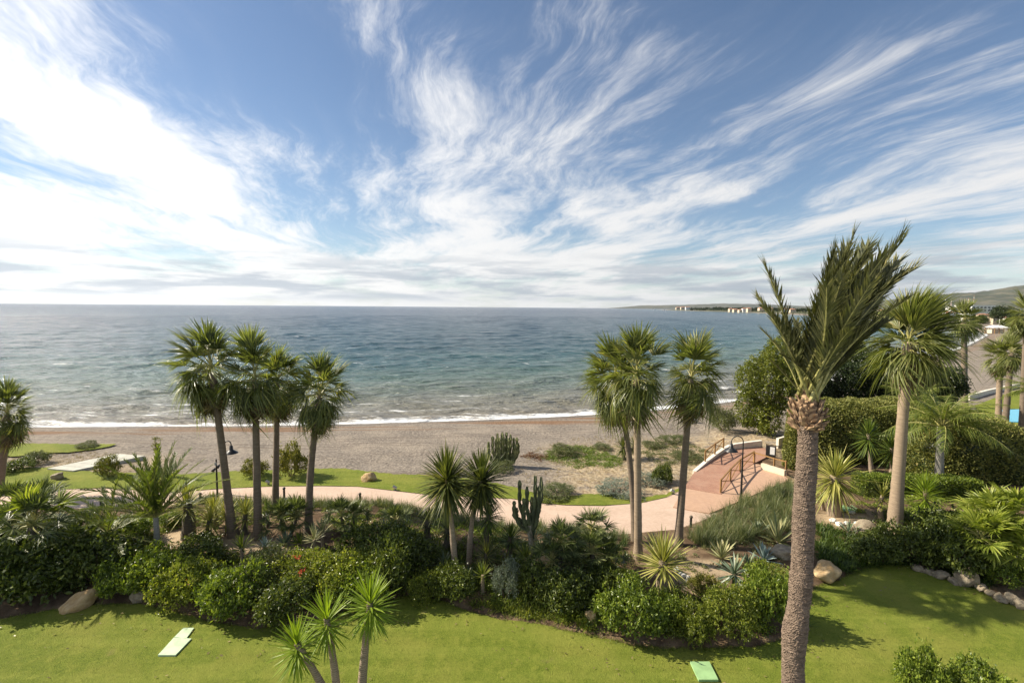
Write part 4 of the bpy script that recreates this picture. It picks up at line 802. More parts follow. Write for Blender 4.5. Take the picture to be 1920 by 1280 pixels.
agave('fleshy green agave on the ledge in front of the low dwarf palm', (534, 1022), 26, 'agave', 30, 87, 0.10, 80, 5)
agave('bright green agave next to the fleshy agave on the ledge', (560, 1022), 25, 'strap', 34, 88, 0.08, 80, 5)
agave('small blue agave on the sandy ledge by the straight palm foot', (496, 1028), 20, 'agave_blue', 24, 89, 0.09)
agave('dark agave rosette in the shade in front of the twin yucca trees', (832, 1062), 30, 'agave', 40, 90, 0.06, 80, -5)
agave('small spiky agave in the shade right of the nearer twin yucca foot', (880, 1090), 28, 'agave', 36, 91, 0.05, 80, -10)
agave('agave in the shady corner below the boulder behind the date palm', (1590, 1000), 26, 'agave', 26, 92, 0.09)
agave('pale leaved agave by the queen palm foot, under the hedge mound', (1715, 1015), 30, 'strap', 34, 93, 0.08, 80, -5)
agave('spiky aloe growing out of the bright shrub beside the date palm', (1432, 1162), 34, 'strap', 34, 94, 0.07, 80, 0, up=0.4)
for q, (lab, px, py, r, m, n, w) in enumerate([
    ('spiky agave between the fleshy agaves and the dwarf palm by the path', 605, 1026, 30, 'agave_cream', 34, 0.07), ('pale spiky agave above the yellowish middle shrub', 668, 1030, 32, 'strap', 40, 0.06),
    ('spiky agave in front of the dwarf palm with yellow shoots', 722, 1030, 30, 'agave', 38, 0.06), ('spiky agave left of the stubby dark yucca', 762, 1026, 30, 'strap', 40, 0.055),
    ('spiky agave between the star headed yucca and the dark dwarf palm', 1000, 1042, 34, 'agave', 40, 0.06), ('spiky agave in front of the dark candelabra cactus stem', 985, 1078, 32, 'strap', 40, 0.055),
    ('cream spiky agave at the foot of the middle palm of the trio', 1222, 1052, 28, 'agave_cream', 34, 0.06), ('spiky agave left of the silvery shrub', 905, 1112, 30, 'strap', 40, 0.05),
    ('tall spiky agave above the red blossom shrub', 590, 1062, 30, 'agave_cream', 34, 0.06), ('spiky agave rising among the leafy shrubs below the sand patch', 455, 1080, 34, 'strap', 40, 0.06)]): agave(lab, (px, py), r, m, n, 700 + q, w, 84, 5, 0.10, up=0.75 if px not in (455, 590) else 1.25)
agave('small agave on the far promenade lawn edge beside the flower stalk', (300, 893), 16, 'agave', 24, 95, 0.10, group='plants behind the promenade')
# ------------------------------------------------------------------ cacti
def cactus(label, base_px, mat, stem_mat, stems, seed, r, trunk=None, group=None):
    b = on_ground(*base_px); rs = np.random.RandomState(seed); t = thing('candelabra_cactus', label, 'cactus', b, group); s = m_per_px(b.y)
    if trunk: g = Geo(); g.tube([(x * s, 0, -0.1 if i == 0 else z * s) for i, (x, z) in enumerate(trunk)], 0.12, 9); obj('trunk', g.mesh('trunk', M[stem_mat], True), t)
    for (x0, z0, x1, z1, dy) in stems:
        P = [(x0 * s, dy * 0.3, z0 * s)] + [((x0 + (x1 - x0) * min(1, 0.35 + 1.3 * f)) * s, dy * (0.3 + 0.7 * f), (z0 + (z1 - z0) * f) * s) for f in np.linspace(0.12, 1, 12)]
        n = len(P); V, F = tube_vf(P, [r * (0.8 + 0.2 * math.sin(i * 2.1 + x0)) * (0.55 if i == n - 1 else 1) for i in range(n)], 10); V = V.reshape(n, 10, 3); c = np.array(P)[:, None]
        V = c + (V - c) * np.where(np.arange(10) % 2 == 0, 1.25, 0.68)[None, :, None]
        g = Geo(); g.add(V.reshape(-1, 3), F); g.add(V[-1], [(0, 1, 2, 3), (0, 3, 4, 5), (0, 5, 6, 7), (0, 7, 8, 9)]); obj('branch', g.mesh('branch', M[mat]), t)
    return t
cactus('dark candelabra cactus with upright arms on a corky stem before the promenade', (994, 1050), 'cactus', 'cork', [(-4, 60, -32, 118, 0), (-2, 66, -22, 158, 0.1), (0, 72, -8, 150, -0.2), (0, 70, 2, 122, 0.3), (2, 66, 8, 168, 0), (4, 62, 16, 150, -0.1), (4, 58, 14, 120, 0.25), (-4, 62, -14, 128, -0.3), (0, 70, 20, 162, 0.3), (0, 66, -27, 100, 0.3)], 1, 0.10, [(0, -3), (2, 30), (-2, 60), (0, 74)])
cactus('pale green clump of upright candelabra cactus stems on the sand before the beach', (943, 872), 'cactus_pale', 'cork', [(x * 0.45, 2, x + dx, z, y) for x, z, dx, y in ((-26, 45, -2, 0.1), (-20, 58, 0, -0.2), (-15, 50, 1, 0.4), (-11, 62, 0, 0.0), (-7, 56, 0, -0.4), (-3, 63, 1, 0.3), (1, 57, 0, -0.1), (5, 62, 1, 0.4), (9, 55, 1, -0.3), (13, 60, 1, 0.1), (18, 52, 2, 0.3), (23, 56, 3, -0.2), (27, 44, 2, 0.0), (-24, 36, -3, -0.3), (21, 40, 2, -0.4))], 2, 0.13)
cactus('small branching cactus on the seaside lawn beside the young date palm', (312, 893), 'cactus_pale', 'cork', [(0, 4, -13, 34, 0), (0, 4, -4, 26, 0.2), (0, 6, 4, 36, -0.2), (2, 6, 12, 28, 0), (0, 3, -8, 20, -0.2)], 3, 0.10)
# agave flower stalk
b = on_ground(294, 893); t = thing('agave_flower_stalk', 'dried agave flower stalk with tufted top rising behind the young date palm', 'flower stalk', b)
g = Geo(); g.tube([(0, 0, -0.1), (0.02, 0, 1.5), (0, 0, 2.75)], [0.05, 0.04, 0.025], 7); obj('stalk', g.mesh('stalk', M['bark'], True), t)
rs = np.random.RandomState(4)
for zc, rr in ((2.75, 0.30), (2.35, 0.22), (2.0, 0.17)):
    V, F = leafcloud(rs, [((-0.1, 0, zc), rr * 0.6), ((0.12, 0.05, zc + 0.04), rr * 0.55)], 160, 0.10, 0.06, -1); obj('flower_head', mesh_np('flower head', V, F, M['sh_yellow']), t)
# ------------------------------------------------------------------ shrubs
def shrub_proto(seed, n, leaf, w, mat, nl=9, flat=0.8):
    rs = np.random.RandomState(seed); lobes = [((0, 0, 0.45), (0.62, 0.62, 0.48 * flat + 0.1))]
    for i in range(nl):
        a = i * 2.4 + rs.normal(0, 0.3); r = rs.uniform(0.35, 0.72); lobes.append(((r * math.cos(a), r * math.sin(a), rs.uniform(0.25, 0.75) * (1.25 - 0.6 * r)), rs.uniform(0.22, 0.40)))
    V, F = leafcloud(rs, lobes, n, leaf, w, zmin=-0.6, depth=0.4)
    V[:, 2] = np.maximum(V[:, 2], -0.03)
    g = Geo()
    for i in range(7):
        c = lobes[1 + i % nl][0]; g.tube([(0.05 * math.cos(i), 0.05 * math.sin(i), -0.1), (c[0] * 0.5, c[1] * 0.5, c[2] * 0.6), (c[0], c[1], c[2])], [0.022, 0.016, 0.008], 5, cap=False)
    return mesh_np('foliage', V, F, M[mat]), g.mesh('stems', M['twig'])
SH = {}
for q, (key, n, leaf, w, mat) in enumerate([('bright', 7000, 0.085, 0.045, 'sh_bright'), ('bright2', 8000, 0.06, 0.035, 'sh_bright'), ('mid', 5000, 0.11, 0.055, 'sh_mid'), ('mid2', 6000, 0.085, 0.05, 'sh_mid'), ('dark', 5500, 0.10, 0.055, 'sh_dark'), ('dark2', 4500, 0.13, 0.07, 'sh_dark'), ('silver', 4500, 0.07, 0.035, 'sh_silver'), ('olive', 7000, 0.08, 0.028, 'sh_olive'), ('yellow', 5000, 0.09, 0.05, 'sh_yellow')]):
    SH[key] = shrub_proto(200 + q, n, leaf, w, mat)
def shrub(label, cx, base_y, halfw, top_y, key, seed, cat='shrub', group='shrubs massed in the border', deep=1.0):
    b = on_ground(cx, base_y); R = halfw * m_per_px(b.y); H = max(0.3, at_y(cx, top_y, b.y).z - b.z)
    if key in ('olive', 'silver') and b.y > 30 and cx > 900 and cx != 1352: R *= 1.35; H *= 0.75
    t = thing('shrub', label, cat, b, group, rz=seed * 1.7)
    for nm, me in zip(('foliage', 'stem'), SH[key]):
        o = obj(nm, me, t); o.scale = (R * 1.02, R * 1.02 * deep, H * 0.98)
    return t
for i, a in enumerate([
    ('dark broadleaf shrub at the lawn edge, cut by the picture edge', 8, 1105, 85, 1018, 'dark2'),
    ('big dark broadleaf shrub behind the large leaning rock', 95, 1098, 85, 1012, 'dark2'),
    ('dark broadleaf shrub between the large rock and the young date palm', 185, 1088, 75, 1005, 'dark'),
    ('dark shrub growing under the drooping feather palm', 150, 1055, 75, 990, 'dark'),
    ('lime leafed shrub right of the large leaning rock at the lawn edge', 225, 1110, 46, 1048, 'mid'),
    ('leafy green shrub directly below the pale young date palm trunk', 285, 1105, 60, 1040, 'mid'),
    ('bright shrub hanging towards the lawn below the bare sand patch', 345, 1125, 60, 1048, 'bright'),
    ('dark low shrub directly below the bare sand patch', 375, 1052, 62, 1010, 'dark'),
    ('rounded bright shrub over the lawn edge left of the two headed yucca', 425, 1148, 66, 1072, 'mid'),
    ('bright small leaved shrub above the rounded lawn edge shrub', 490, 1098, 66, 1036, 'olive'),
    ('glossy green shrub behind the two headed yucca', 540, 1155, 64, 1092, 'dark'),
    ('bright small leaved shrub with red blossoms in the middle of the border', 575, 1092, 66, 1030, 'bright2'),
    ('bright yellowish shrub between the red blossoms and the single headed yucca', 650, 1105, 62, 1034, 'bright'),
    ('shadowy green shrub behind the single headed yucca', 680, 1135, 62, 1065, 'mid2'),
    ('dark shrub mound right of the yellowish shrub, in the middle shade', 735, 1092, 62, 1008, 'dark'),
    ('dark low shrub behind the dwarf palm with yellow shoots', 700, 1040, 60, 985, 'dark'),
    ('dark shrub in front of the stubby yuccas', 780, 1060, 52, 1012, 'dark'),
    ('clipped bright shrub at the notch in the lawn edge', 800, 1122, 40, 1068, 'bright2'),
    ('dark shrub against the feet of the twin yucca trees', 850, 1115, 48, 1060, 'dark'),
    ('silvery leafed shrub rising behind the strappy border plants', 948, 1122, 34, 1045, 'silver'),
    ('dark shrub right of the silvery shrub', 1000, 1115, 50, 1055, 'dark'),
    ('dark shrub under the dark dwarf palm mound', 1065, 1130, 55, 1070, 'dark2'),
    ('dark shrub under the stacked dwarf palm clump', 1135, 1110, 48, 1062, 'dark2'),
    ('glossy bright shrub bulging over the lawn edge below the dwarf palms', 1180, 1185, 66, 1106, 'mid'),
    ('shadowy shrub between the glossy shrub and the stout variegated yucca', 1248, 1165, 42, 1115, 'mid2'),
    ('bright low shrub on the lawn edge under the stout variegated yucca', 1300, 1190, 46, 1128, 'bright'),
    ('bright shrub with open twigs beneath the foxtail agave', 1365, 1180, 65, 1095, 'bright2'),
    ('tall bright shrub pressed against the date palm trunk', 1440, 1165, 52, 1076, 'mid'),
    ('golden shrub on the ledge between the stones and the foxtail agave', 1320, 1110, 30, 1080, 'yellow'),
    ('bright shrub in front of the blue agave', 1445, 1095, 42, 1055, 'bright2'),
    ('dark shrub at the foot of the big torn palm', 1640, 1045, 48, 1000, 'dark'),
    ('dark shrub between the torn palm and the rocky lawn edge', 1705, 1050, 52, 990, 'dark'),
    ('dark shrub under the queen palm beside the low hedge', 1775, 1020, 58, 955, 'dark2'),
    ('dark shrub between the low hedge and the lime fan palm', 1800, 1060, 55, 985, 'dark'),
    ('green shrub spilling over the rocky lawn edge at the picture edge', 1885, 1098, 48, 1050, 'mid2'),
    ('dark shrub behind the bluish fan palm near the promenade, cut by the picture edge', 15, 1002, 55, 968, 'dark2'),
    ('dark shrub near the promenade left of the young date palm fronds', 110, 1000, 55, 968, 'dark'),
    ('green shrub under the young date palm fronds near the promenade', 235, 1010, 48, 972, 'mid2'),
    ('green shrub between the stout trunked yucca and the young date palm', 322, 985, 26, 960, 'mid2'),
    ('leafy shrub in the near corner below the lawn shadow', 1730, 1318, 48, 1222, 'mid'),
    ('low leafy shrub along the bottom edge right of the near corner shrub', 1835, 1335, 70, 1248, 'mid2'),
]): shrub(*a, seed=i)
for i, a in enumerate([
    ('yellow topped bush on the seaside lawn between the palm trunks', 545, 893, 30, 838, 'yellow'),
    ('low yellowish bush beside the yellow topped bush on the seaside lawn', 478, 894, 26, 864, 'yellow'),
    ('grey green windswept bush standing alone on the upper beach', 1352, 808, 33, 764, 'olive'),
    ('yellow green bush at the slab path end on the seaside lawn', 203, 892, 22, 858, 'yellow'),
    ('low grey bush on the dune in front of the small lawn bay', 1042, 930, 36, 908, 'olive'),
    ('silver dune bush beside the trio of palms', 1162, 924, 42, 900, 'silver'),
    ('silver dune bush behind the last palm of the trio', 1215, 905, 34, 882, 'silver'),
    ('dark dune bush between the trio of palms and the ramp', 1242, 905, 22, 872, 'dark'),
    ('leafy bush at the foot of the pale cactus clump', 942, 882, 24, 862, 'olive'),
    ('green dune bush on the sand right of the pale cactus clump', 1058, 852, 22, 828, 'olive'),
    ('small dune bush beside the dune yucca', 1128, 842, 16, 828, 'olive'),
    ('small dune bush below the lone windswept bush', 1262, 830, 24, 812, 'olive'),
    ('low dune bush on the sand left of the ramp', 1290, 862, 24, 842, 'olive'),
    ('small dune bush on the sand right of the dune yucca', 1222, 838, 18, 824, 'olive'),
    ('low bush on the far lawn near the slab path', 70, 868, 24, 846, 'olive'),
    ('low bush on the dark ridge left of the slab path', 35, 880, 30, 862, 'dark'),
    ('low bush at the end of the far lawn', 165, 840, 22, 828, 'olive'),
]): shrub(*a, seed=60 + i, group='bushes between promenade and beach')
# ------------------------------------------------------------------ evergreen trees and clipped hedges
def leafy_tree(label, px, rx_px, top_y, bot_y, Y, mat, seed, n, leaf, name='evergreen_tree', group='dark evergreen trees behind the hedge', base_z=None, nl=14, cat='tree'):
    c = at_y(px, (top_y + bot_y) / 2, Y); R = rx_px * m_per_px(Y); H = (bot_y - top_y) / 2 * m_per_px(Y); rs = np.random.RandomState(seed)
    gz = float(land_h(np.array(c.x), np.array(Y))) if base_z is None else base_z
    b = Vector((c.x, Y, gz)); t = thing(name, label, cat, b, group); cz = c.z - gz
    lobes = [((0, 0, cz), (R * 0.72, R * 0.72, H * 0.72))]
    for i in range(nl):
        d = unit(rs.normal(0, 1, 3)); f = rs.uniform(0.52, 0.80); s = rs.uniform(0.22, 0.40)
        lobes.append(((d[0] * R * f, d[1] * R * f, cz + d[2] * H * f), (R * s, R * s, H * s)))
    V, F = leafcloud(rs, lobes, n, leaf, leaf * 0.6, zmin=-0.95, depth=0.35, clump=5); obj('crown', mesh_np('crown', V, F, M[mat]), t)
    g = Geo(); g.tube([(0, 0, -0.3), (0.1, 0, cz * 0.5), (0, 0, cz)], [0.35 * R / 3, 0.25 * R / 3, 0.12 * R / 3], 10)
    for l in lobes[1:7]: g.tube([(0.05, 0, cz * 0.45), tuple(np.array(l[0]) * (0.55, 0.55, 0.85)), l[0]], [0.12 * R / 3, 0.08 * R / 3, 0.03], 6, cap=False)
    obj('trunk', g.mesh('trunk', M['bark_dark'], True), t); return t
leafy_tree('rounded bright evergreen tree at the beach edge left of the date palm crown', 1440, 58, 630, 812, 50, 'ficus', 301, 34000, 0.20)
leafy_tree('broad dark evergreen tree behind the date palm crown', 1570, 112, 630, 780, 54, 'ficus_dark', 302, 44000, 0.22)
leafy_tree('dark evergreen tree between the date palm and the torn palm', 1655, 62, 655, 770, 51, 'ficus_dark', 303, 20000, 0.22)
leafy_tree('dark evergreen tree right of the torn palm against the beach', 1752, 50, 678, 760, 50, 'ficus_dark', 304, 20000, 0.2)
def hedge(label, pxl, pxr, Yf, Yb, ztop_l, ztop_r, mat, n, leaf, seed, rnd=1.1, name='clipped_hedge', group=None, zb=0.0, arch=0.0):
    xl = at_y(pxl, 800, Yf).x; xr = at_y(pxr, 800, Yf).x; rs = np.random.RandomState(seed); cx = (xl + xr) / 2; cy = (Yf + Yb) / 2
    b = Vector((cx, cy, zb)); t = thing(name, label, 'hedge', b, group); hx, hy = (xr - xl) / 2, (Yb - Yf) / 2
    def surf(u, v, k):
        """u,v in -1..1 over five faces; rounded box"""
        X = np.where(k == 0, u, np.where(k == 1, u, np.where(k == 2, u, np.where(k == 3, -1, 1)))); Yy = np.where(k == 0, v, np.where(k == 1, -1, np.where(k == 2, 1, u))); Zz = np.where(k == 0, 1, v * 0.5 + 0.5)
        H = ztop_l + (ztop_r - ztop_l) * (X * 0.5 + 0.5) + arch * (1 - X * X) - zb
        P = np.stack([X * hx, Yy * hy, Zz * H], -1)
        I = np.stack([np.clip(P[..., 0], -hx + rnd, hx - rnd), np.clip(P[..., 1], -hy + min(rnd, hy * .95), hy - min(rnd, hy * .95)), np.minimum(P[..., 2], H - rnd)], -1)
        Nn = unit(P - I); P = I + Nn * rnd
        bulge = 0.16 * np.sin(P[..., 0] * 0.9 + seed) * np.sin(P[..., 2] * 1.1 + 1) + 0.10 * np.sin(P[..., 0] * 2.3 + P[..., 1] * 1.9 + P[..., 2] * 1.3) + 0.05 * np.sin(P[..., 0] * 5.1 + P[..., 2] * 4.3)
        return P + Nn * bulge[..., None] * min(1, rnd), Nn
    ar = np.array([hx * hy * 4, hx * 2 * ztop_l, hx * 2 * ztop_l, hy * 2 * ztop_l, hy * 2 * ztop_l]); kk = rs.choice(5, n, p=ar / ar.sum()); P, Nn = surf(rs.uniform(-1, 1, n), rs.uniform(-1, 1, n), kk)
    P = P + Nn * rs.normal(0, 0.05, (n, 1)) ; dr = unit(Nn * 0.8 + rs.normal(0, 0.55, (n, 3)) + np.array((0, 0, 0.25))); sd = unit(np.cross(dr, rs.normal(0, 1, (n, 3)))); l = leaf * rs.uniform(0.6, 1.4, n)[:, None]
    V = np.stack([P - dr * l * 0.3, P + sd * l * 0.22 + dr * l * 0.2, P + dr * l * 0.7, P - sd * l * 0.22 + dr * l * 0.2], 1).reshape(-1, 3); obj('foliage', mesh_np('foliage', V, np.arange(4 * n).reshape(-1, 4), M[mat]), t)
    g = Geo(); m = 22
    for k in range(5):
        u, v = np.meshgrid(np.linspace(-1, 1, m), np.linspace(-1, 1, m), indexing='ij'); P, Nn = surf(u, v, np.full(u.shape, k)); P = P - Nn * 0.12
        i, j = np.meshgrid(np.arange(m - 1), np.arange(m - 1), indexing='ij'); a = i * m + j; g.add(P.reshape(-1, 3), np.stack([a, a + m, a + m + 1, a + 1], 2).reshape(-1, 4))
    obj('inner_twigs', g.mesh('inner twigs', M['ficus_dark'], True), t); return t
hedge('tall clipped hedge behind the date palm, with mossy rounded top', 1522, 1775, 39.5, 44.4, 4.9, 5.0, 'hedge', 75000, 0.20, 401, 2.0, group='tall clipped hedges')
hedge('tall clipped hedge mound behind the queen palm at the picture edge', 1780, 2010, 34, 43, 4.5, 3.6, 'hedge', 50000, 0.19, 402, 2.4, group='tall clipped hedges', arch=0.9)
hedge('low bright hedge strip in front of the queen palm trunk', 1628, 1860, 31.0, 32.4, 1.9, 1.7, 'hedge_low', 22000, 0.12, 403, 0.35)
hedge('narrow clipped hedge beside the iron gate', 1490, 1530, 38.0, 39.6, 4.3, 4.8, 'hedge', 12000, 0.18, 404, 0.6, group='tall clipped hedges')
# ------------------------------------------------------------------ ground cover nobody could count
def tufts(name, label, pts, nb, L, W, mat, seed, e0=88, e1=35, droop=0.35, kind='stuff', cat='grass', spread=0.06):
    rs = np.random.RandomState(seed); pts = np.asarray(pts, float); n = len(pts)
    B = np.repeat(pts, nb, 0) + np.concatenate([rs.normal(0, spread, (n * nb, 2)), np.zeros((n * nb, 1))], 1)
    az = rs.uniform(0, 2 * PI, n * nb); el = np.radians(rs.uniform(e1, e0, n * nb)); d = np.stack([np.cos(az) * np.cos(el), np.sin(az) * np.cos(el), np.sin(el)], 1)
    V, F = ribbons(B, d, (0.01, 0, 1.0), L * rs.uniform(0.55, 1.15, n * nb) * np.repeat(rs.uniform(0.75, 1.2, n), nb), W, droop * rs.uniform(0.4, 1.5, n * nb), 3, p_taper, 0.0)
    return tag(obj(name, mesh_np(name, V, F, M[mat])), label, cat, kind=kind)
def scatter_px(poly, n, seed):
    """random ground points inside a patch of ground outlined by measured points"""
    rs = np.random.RandomState(seed); W = [on_ground(*p) for p in poly]; P = np.array([(w.x, w.y) for w in W]); out = []; lo, hi = P.min(0), P.max(0)
    while len(out) < n:
        q = rs.uniform(lo, hi); c = False; j = len(P) - 1
        for i in range(len(P)):
            if (P[i, 1] > q[1]) != (P[j, 1] > q[1]) and q[0] < (P[j, 0] - P[i, 0]) * (q[1] - P[i, 1]) / (P[j, 1] - P[i, 1]) + P[i, 0]: c = not c
            j = i
        if c: out.append((q[0], q[1], ground_h(q[0], q[1]) - 0.02))
    return out
pts = []
rs = np.random.RandomState(12)
for x in rs.uniform(at_z(360, 940).x, at_z(1165, 1000).x, 560): y = float(b2(x)) - abs(rs.normal(0, 0.9)) - 0.15; pts.append((x, y, ground_h(x, y) - 0.02))
tufts('path_grasses', 'fine ornamental grass lining the promenade edge', pts, 34, 0.85, 0.016, 'grassy', 1, droop=0.30)
tufts('path_grasses', 'tall ornamental grass bank between promenade and lamp post', scatter_px([(1290, 1010), (1335, 975), (1395, 940), (1480, 905), (1490, 960), (1480, 1000), (1400, 1015), (1330, 1035)], 330, 13), 40, 1.25, 0.018, 'grassy', 2, droop=0.35)
tufts('strappy_border', 'bright strappy leaved border along the lawn edge', scatter_px([(880, 1128), (1100, 1135), (1108, 1178), (1000, 1158), (890, 1138)], 150, 14), 22, 0.55, 0.035, 'strap', 3, 80, 15, 0.5)
tufts('strappy_border', 'dark strappy leaved mass behind the ochre boulder', scatter_px([(1530, 985), (1600, 1005), (1650, 1060), (1590, 1075), (1535, 1050)], 150, 15), 26, 0.8, 0.04, 'strap_dark', 4, 80, 20, 0.45)
tufts('strappy_border', 'strappy leaves along the rocky lawn edge', scatter_px([(1640, 1040), (1760, 1040), (1860, 1090), (1850, 1100), (1740, 1058), (1650, 1055)], 90, 16), 22, 0.6, 0.04, 'strap_dark', 5, 80, 15, 0.5)
tufts('strappy_border', 'strappy green tufts below the promenade bend', scatter_px([(930, 1020), (1090, 1010), (1180, 1020), (1175, 1050), (960, 1050)], 80, 17), 26, 0.75, 0.03, 'strap_dark', 6, 85, 25, 0.4)
tufts('dune_grass', 'dry straw grass over the dune beside the ramp', scatter_px([(965, 905), (985, 850), (1060, 822), (1290, 812), (1320, 860), (1280, 912), (1210, 925), (1100, 918), (1010, 925)], 900, 18), 14, 0.30, 0.016, 'dry', 7, 85, 10, 0.4)
tufts('dune_grass', 'dry scrub grass around the slab path', scatter_px([(0, 875), (20, 862), (140, 838), (200, 850), (330, 885), (200, 886), (100, 874)], 420, 19), 14, 0.28, 0.018, 'dry', 8, 85, 10, 0.4)
def carpet(name, label, pts, nl, r, leaf, mat, seed, cat='ground cover', h=0.6):
    rs = np.random.RandomState(seed); lobes = [((p[0], p[1], p[2]), (r * rs.uniform(0.6, 1.4), r * rs.uniform(0.6, 1.4), r * h * rs.uniform(0.6, 1.4))) for p in pts]
    V, F = leafcloud(rs, lobes, nl * len(lobes), leaf, leaf * 0.5, zmin=-0.1, depth=0.5) if len(lobes) < 60 else leafcloud_many(rs, lobes, nl, leaf)
    return tag(obj(name, mesh_np(name, V, F, M[mat])), label, cat, kind='stuff')
def leafcloud_many(rs, lobes, nl, leaf):
    C = np.repeat(np.array([l[0] for l in lobes]), nl, 0); R = np.repeat(np.array([l[1] for l in lobes]), nl, 0); n = len(C)
    d = unit(rs.normal(0, 1, (n, 3))); d[:, 2] = np.abs(d[:, 2]); P = C + d * R * rs.uniform(0.5, 1.05, (n, 1)); dr = unit(d * 0.7 + rs.normal(0, 0.6, (n, 3))); sd = unit(np.cross(dr, rs.normal(0, 1, (n, 3)))); l = leaf * rs.uniform(0.6, 1.3, (n, 1))
    V = np.stack([P, P + dr * l * 0.5 + sd * l * 0.27, P + dr * l, P + dr * l * 0.5 - sd * l * 0.27], 1).reshape(-1, 3); return V, np.arange(4 * n).reshape(-1, 4)
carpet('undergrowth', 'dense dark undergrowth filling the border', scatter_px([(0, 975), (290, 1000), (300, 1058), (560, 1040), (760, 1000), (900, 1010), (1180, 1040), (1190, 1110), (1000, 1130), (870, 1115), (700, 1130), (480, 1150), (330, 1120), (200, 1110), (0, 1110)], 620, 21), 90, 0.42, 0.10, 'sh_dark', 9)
carpet('undergrowth', 'low green ground cover between the striped agaves', scatter_px([(1260, 1040), (1330, 1010), (1480, 1010), (1490, 1060), (1420, 1100), (1330, 1130), (1270, 1150)], 90, 27), 60, 0.22, 0.08, 'sh_olive', 15)
carpet('undergrowth', 'green undergrowth around the young date palm and path grasses', scatter_px([(0, 972), (120, 974), (330, 962), (470, 950), (560, 955), (560, 985), (330, 990), (300, 1010), (0, 1000)], 230, 28), 80, 0.26, 0.09, 'sh_mid', 16)
carpet('undergrowth', 'ground cover around the feet of the yuccas before the low hedge', scatter_px([(1590, 945), (1640, 930), (1760, 925), (1870, 930), (1900, 960), (1800, 985), (1700, 990), (1620, 985)], 170, 33), 80, 0.30, 0.09, 'sh_mid', 20)
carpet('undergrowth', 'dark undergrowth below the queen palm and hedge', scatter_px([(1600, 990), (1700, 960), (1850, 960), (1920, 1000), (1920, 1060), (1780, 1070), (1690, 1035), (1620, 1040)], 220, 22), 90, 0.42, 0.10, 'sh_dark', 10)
carpet('undergrowth', 'green undergrowth between the promenade grasses and dwarf palms', scatter_px([(600, 960), (760, 960), (880, 985), (960, 1000), (950, 1030), (860, 1020), (740, 1000), (620, 995)], 140, 23), 80, 0.38, 0.09, 'sh_mid', 11)
carpet('succulent_carpet', 'bright green succulent carpet on the dune', scatter_px([(1010, 858), (1040, 840), (1080, 836), (1125, 842), (1165, 858), (1160, 874), (1080, 878)], 190, 24), 90, 0.42, 0.09, 'succulent', 12, h=0.5)
carpet('succulent_carpet', 'reddish succulent patches on the dune', scatter_px([(975, 858), (1000, 848), (1030, 856), (1010, 868)], 26, 25), 90, 0.35, 0.08, 'red_succulent', 13, h=0.4)
carpet('succulent_carpet', 'green dune carpet beside the ramp parapet', scatter_px([(1200, 850), (1235, 836), (1290, 832), (1325, 846), (1305, 872), (1240, 876)], 130, 26), 80, 0.35, 0.08, 'sh_olive', 14, h=0.4)
# red blossoms on the flowering shrub
for (a, b_) in ((557, 1046), (566, 1072), (358, 1092)):
    p = at_y(a, b_, on_ground(a, 1095).y - 1.2); V, F = leafcloud(np.random.RandomState(a), [((0, 0, 0), 0.10), ((0.09, 0, 0.04), 0.07)], 54, 0.055, 0.045, -1)
    tag(obj('red_blossom', mesh_np('red blossom', V, F, M['flower']), loc=p), {557: 'upper red blossom cluster on the bright shrub', 566: 'lower red blossom cluster on the bright shrub', 358: 'small red blossom on the shrub below the sand patch'}[a], 'flower', 'red blossoms')

COVERS = [[(296, 1227), (329, 1227), (359, 1196), (326, 1194)], [(327, 1193), (349, 1196), (364, 1176), (344, 1176)], [(1310, 1273), (1347, 1273), (1330, 1239), (1294, 1239)]]
def clear_of_covers(x, y):
    out = np.ones(len(x), bool)
    for q in COVERS:
        P = [at_z(a, b, 0.075) for a, b in q]; c = sum(P, Vector()) / 4; ins = np.ones(len(x), bool); P = [c + (p - c) * 1.12 for p in P]
        s = np.sign((P[1].x - P[0].x) * (c.y - P[0].y) - (P[1].y - P[0].y) * (c.x - P[0].x))
        for i in range(4): a, b = P[i], P[(i + 1) % 4]; ins &= s * ((b.x - a.x) * (y - a.y) - (b.y - a.y) * (x - a.x)) > 0
        out &= ~ins
    return out
# dropped leaves on the lawn and along its edge
def litter():
    rs = np.random.RandomState(99); P = []
    for _ in range(420):
        x = rs.uniform(-26, 30); y = float(b1(x)) - abs(rs.normal(0, 1.2)) - 0.05 if rs.random() < 0.7 else rs.uniform(14, float(b1(x)))
        P.append((x, y, 0.07 + 0.03 * float(wob(x, y, 0.25))))
    P = np.array(P); P = P[clear_of_covers(P[:, 0], P[:, 1])]; n = len(P); a = rs.uniform(0, 6.28, n); d = np.stack([np.cos(a), np.sin(a), rs.normal(0, 0.15, n)], 1); s = np.stack([-np.sin(a), np.cos(a), rs.normal(0, 0.2, n)], 1); l = rs.uniform(0.05, 0.16, n)[:, None]
    V = np.stack([P, P + d * l * 0.5 + s * l * 0.22, P + d * l, P + d * l * 0.5 - s * l * 0.22], 1).reshape(-1, 3)
    tag(obj('fallen_leaves', mesh_np('fallen leaves', V, np.arange(4 * n).reshape(-1, 4), M['skirt'])), 'dry fallen leaves scattered on the lawn', 'leaves', kind='stuff')
litter()
carpet('undergrowth', 'bright sprawling growth between the front shrubs', scatter_px([(300, 1120), (480, 1130), (700, 1110), (760, 1095), (700, 1040), (450, 1045), (330, 1060)], 150, 29), 110, 0.36, 0.09, 'sh_bright', 17, h=1.3)
carpet('undergrowth', 'mixed growth along the front of the border', scatter_px([(760, 1112), (880, 1120), (1000, 1150), (1110, 1180), (1300, 1195), (1440, 1190), (1440, 1120), (1250, 1110), (1000, 1100), (800, 1080)], 170, 30), 100, 0.34, 0.09, 'sh_mid', 18, h=1.1)
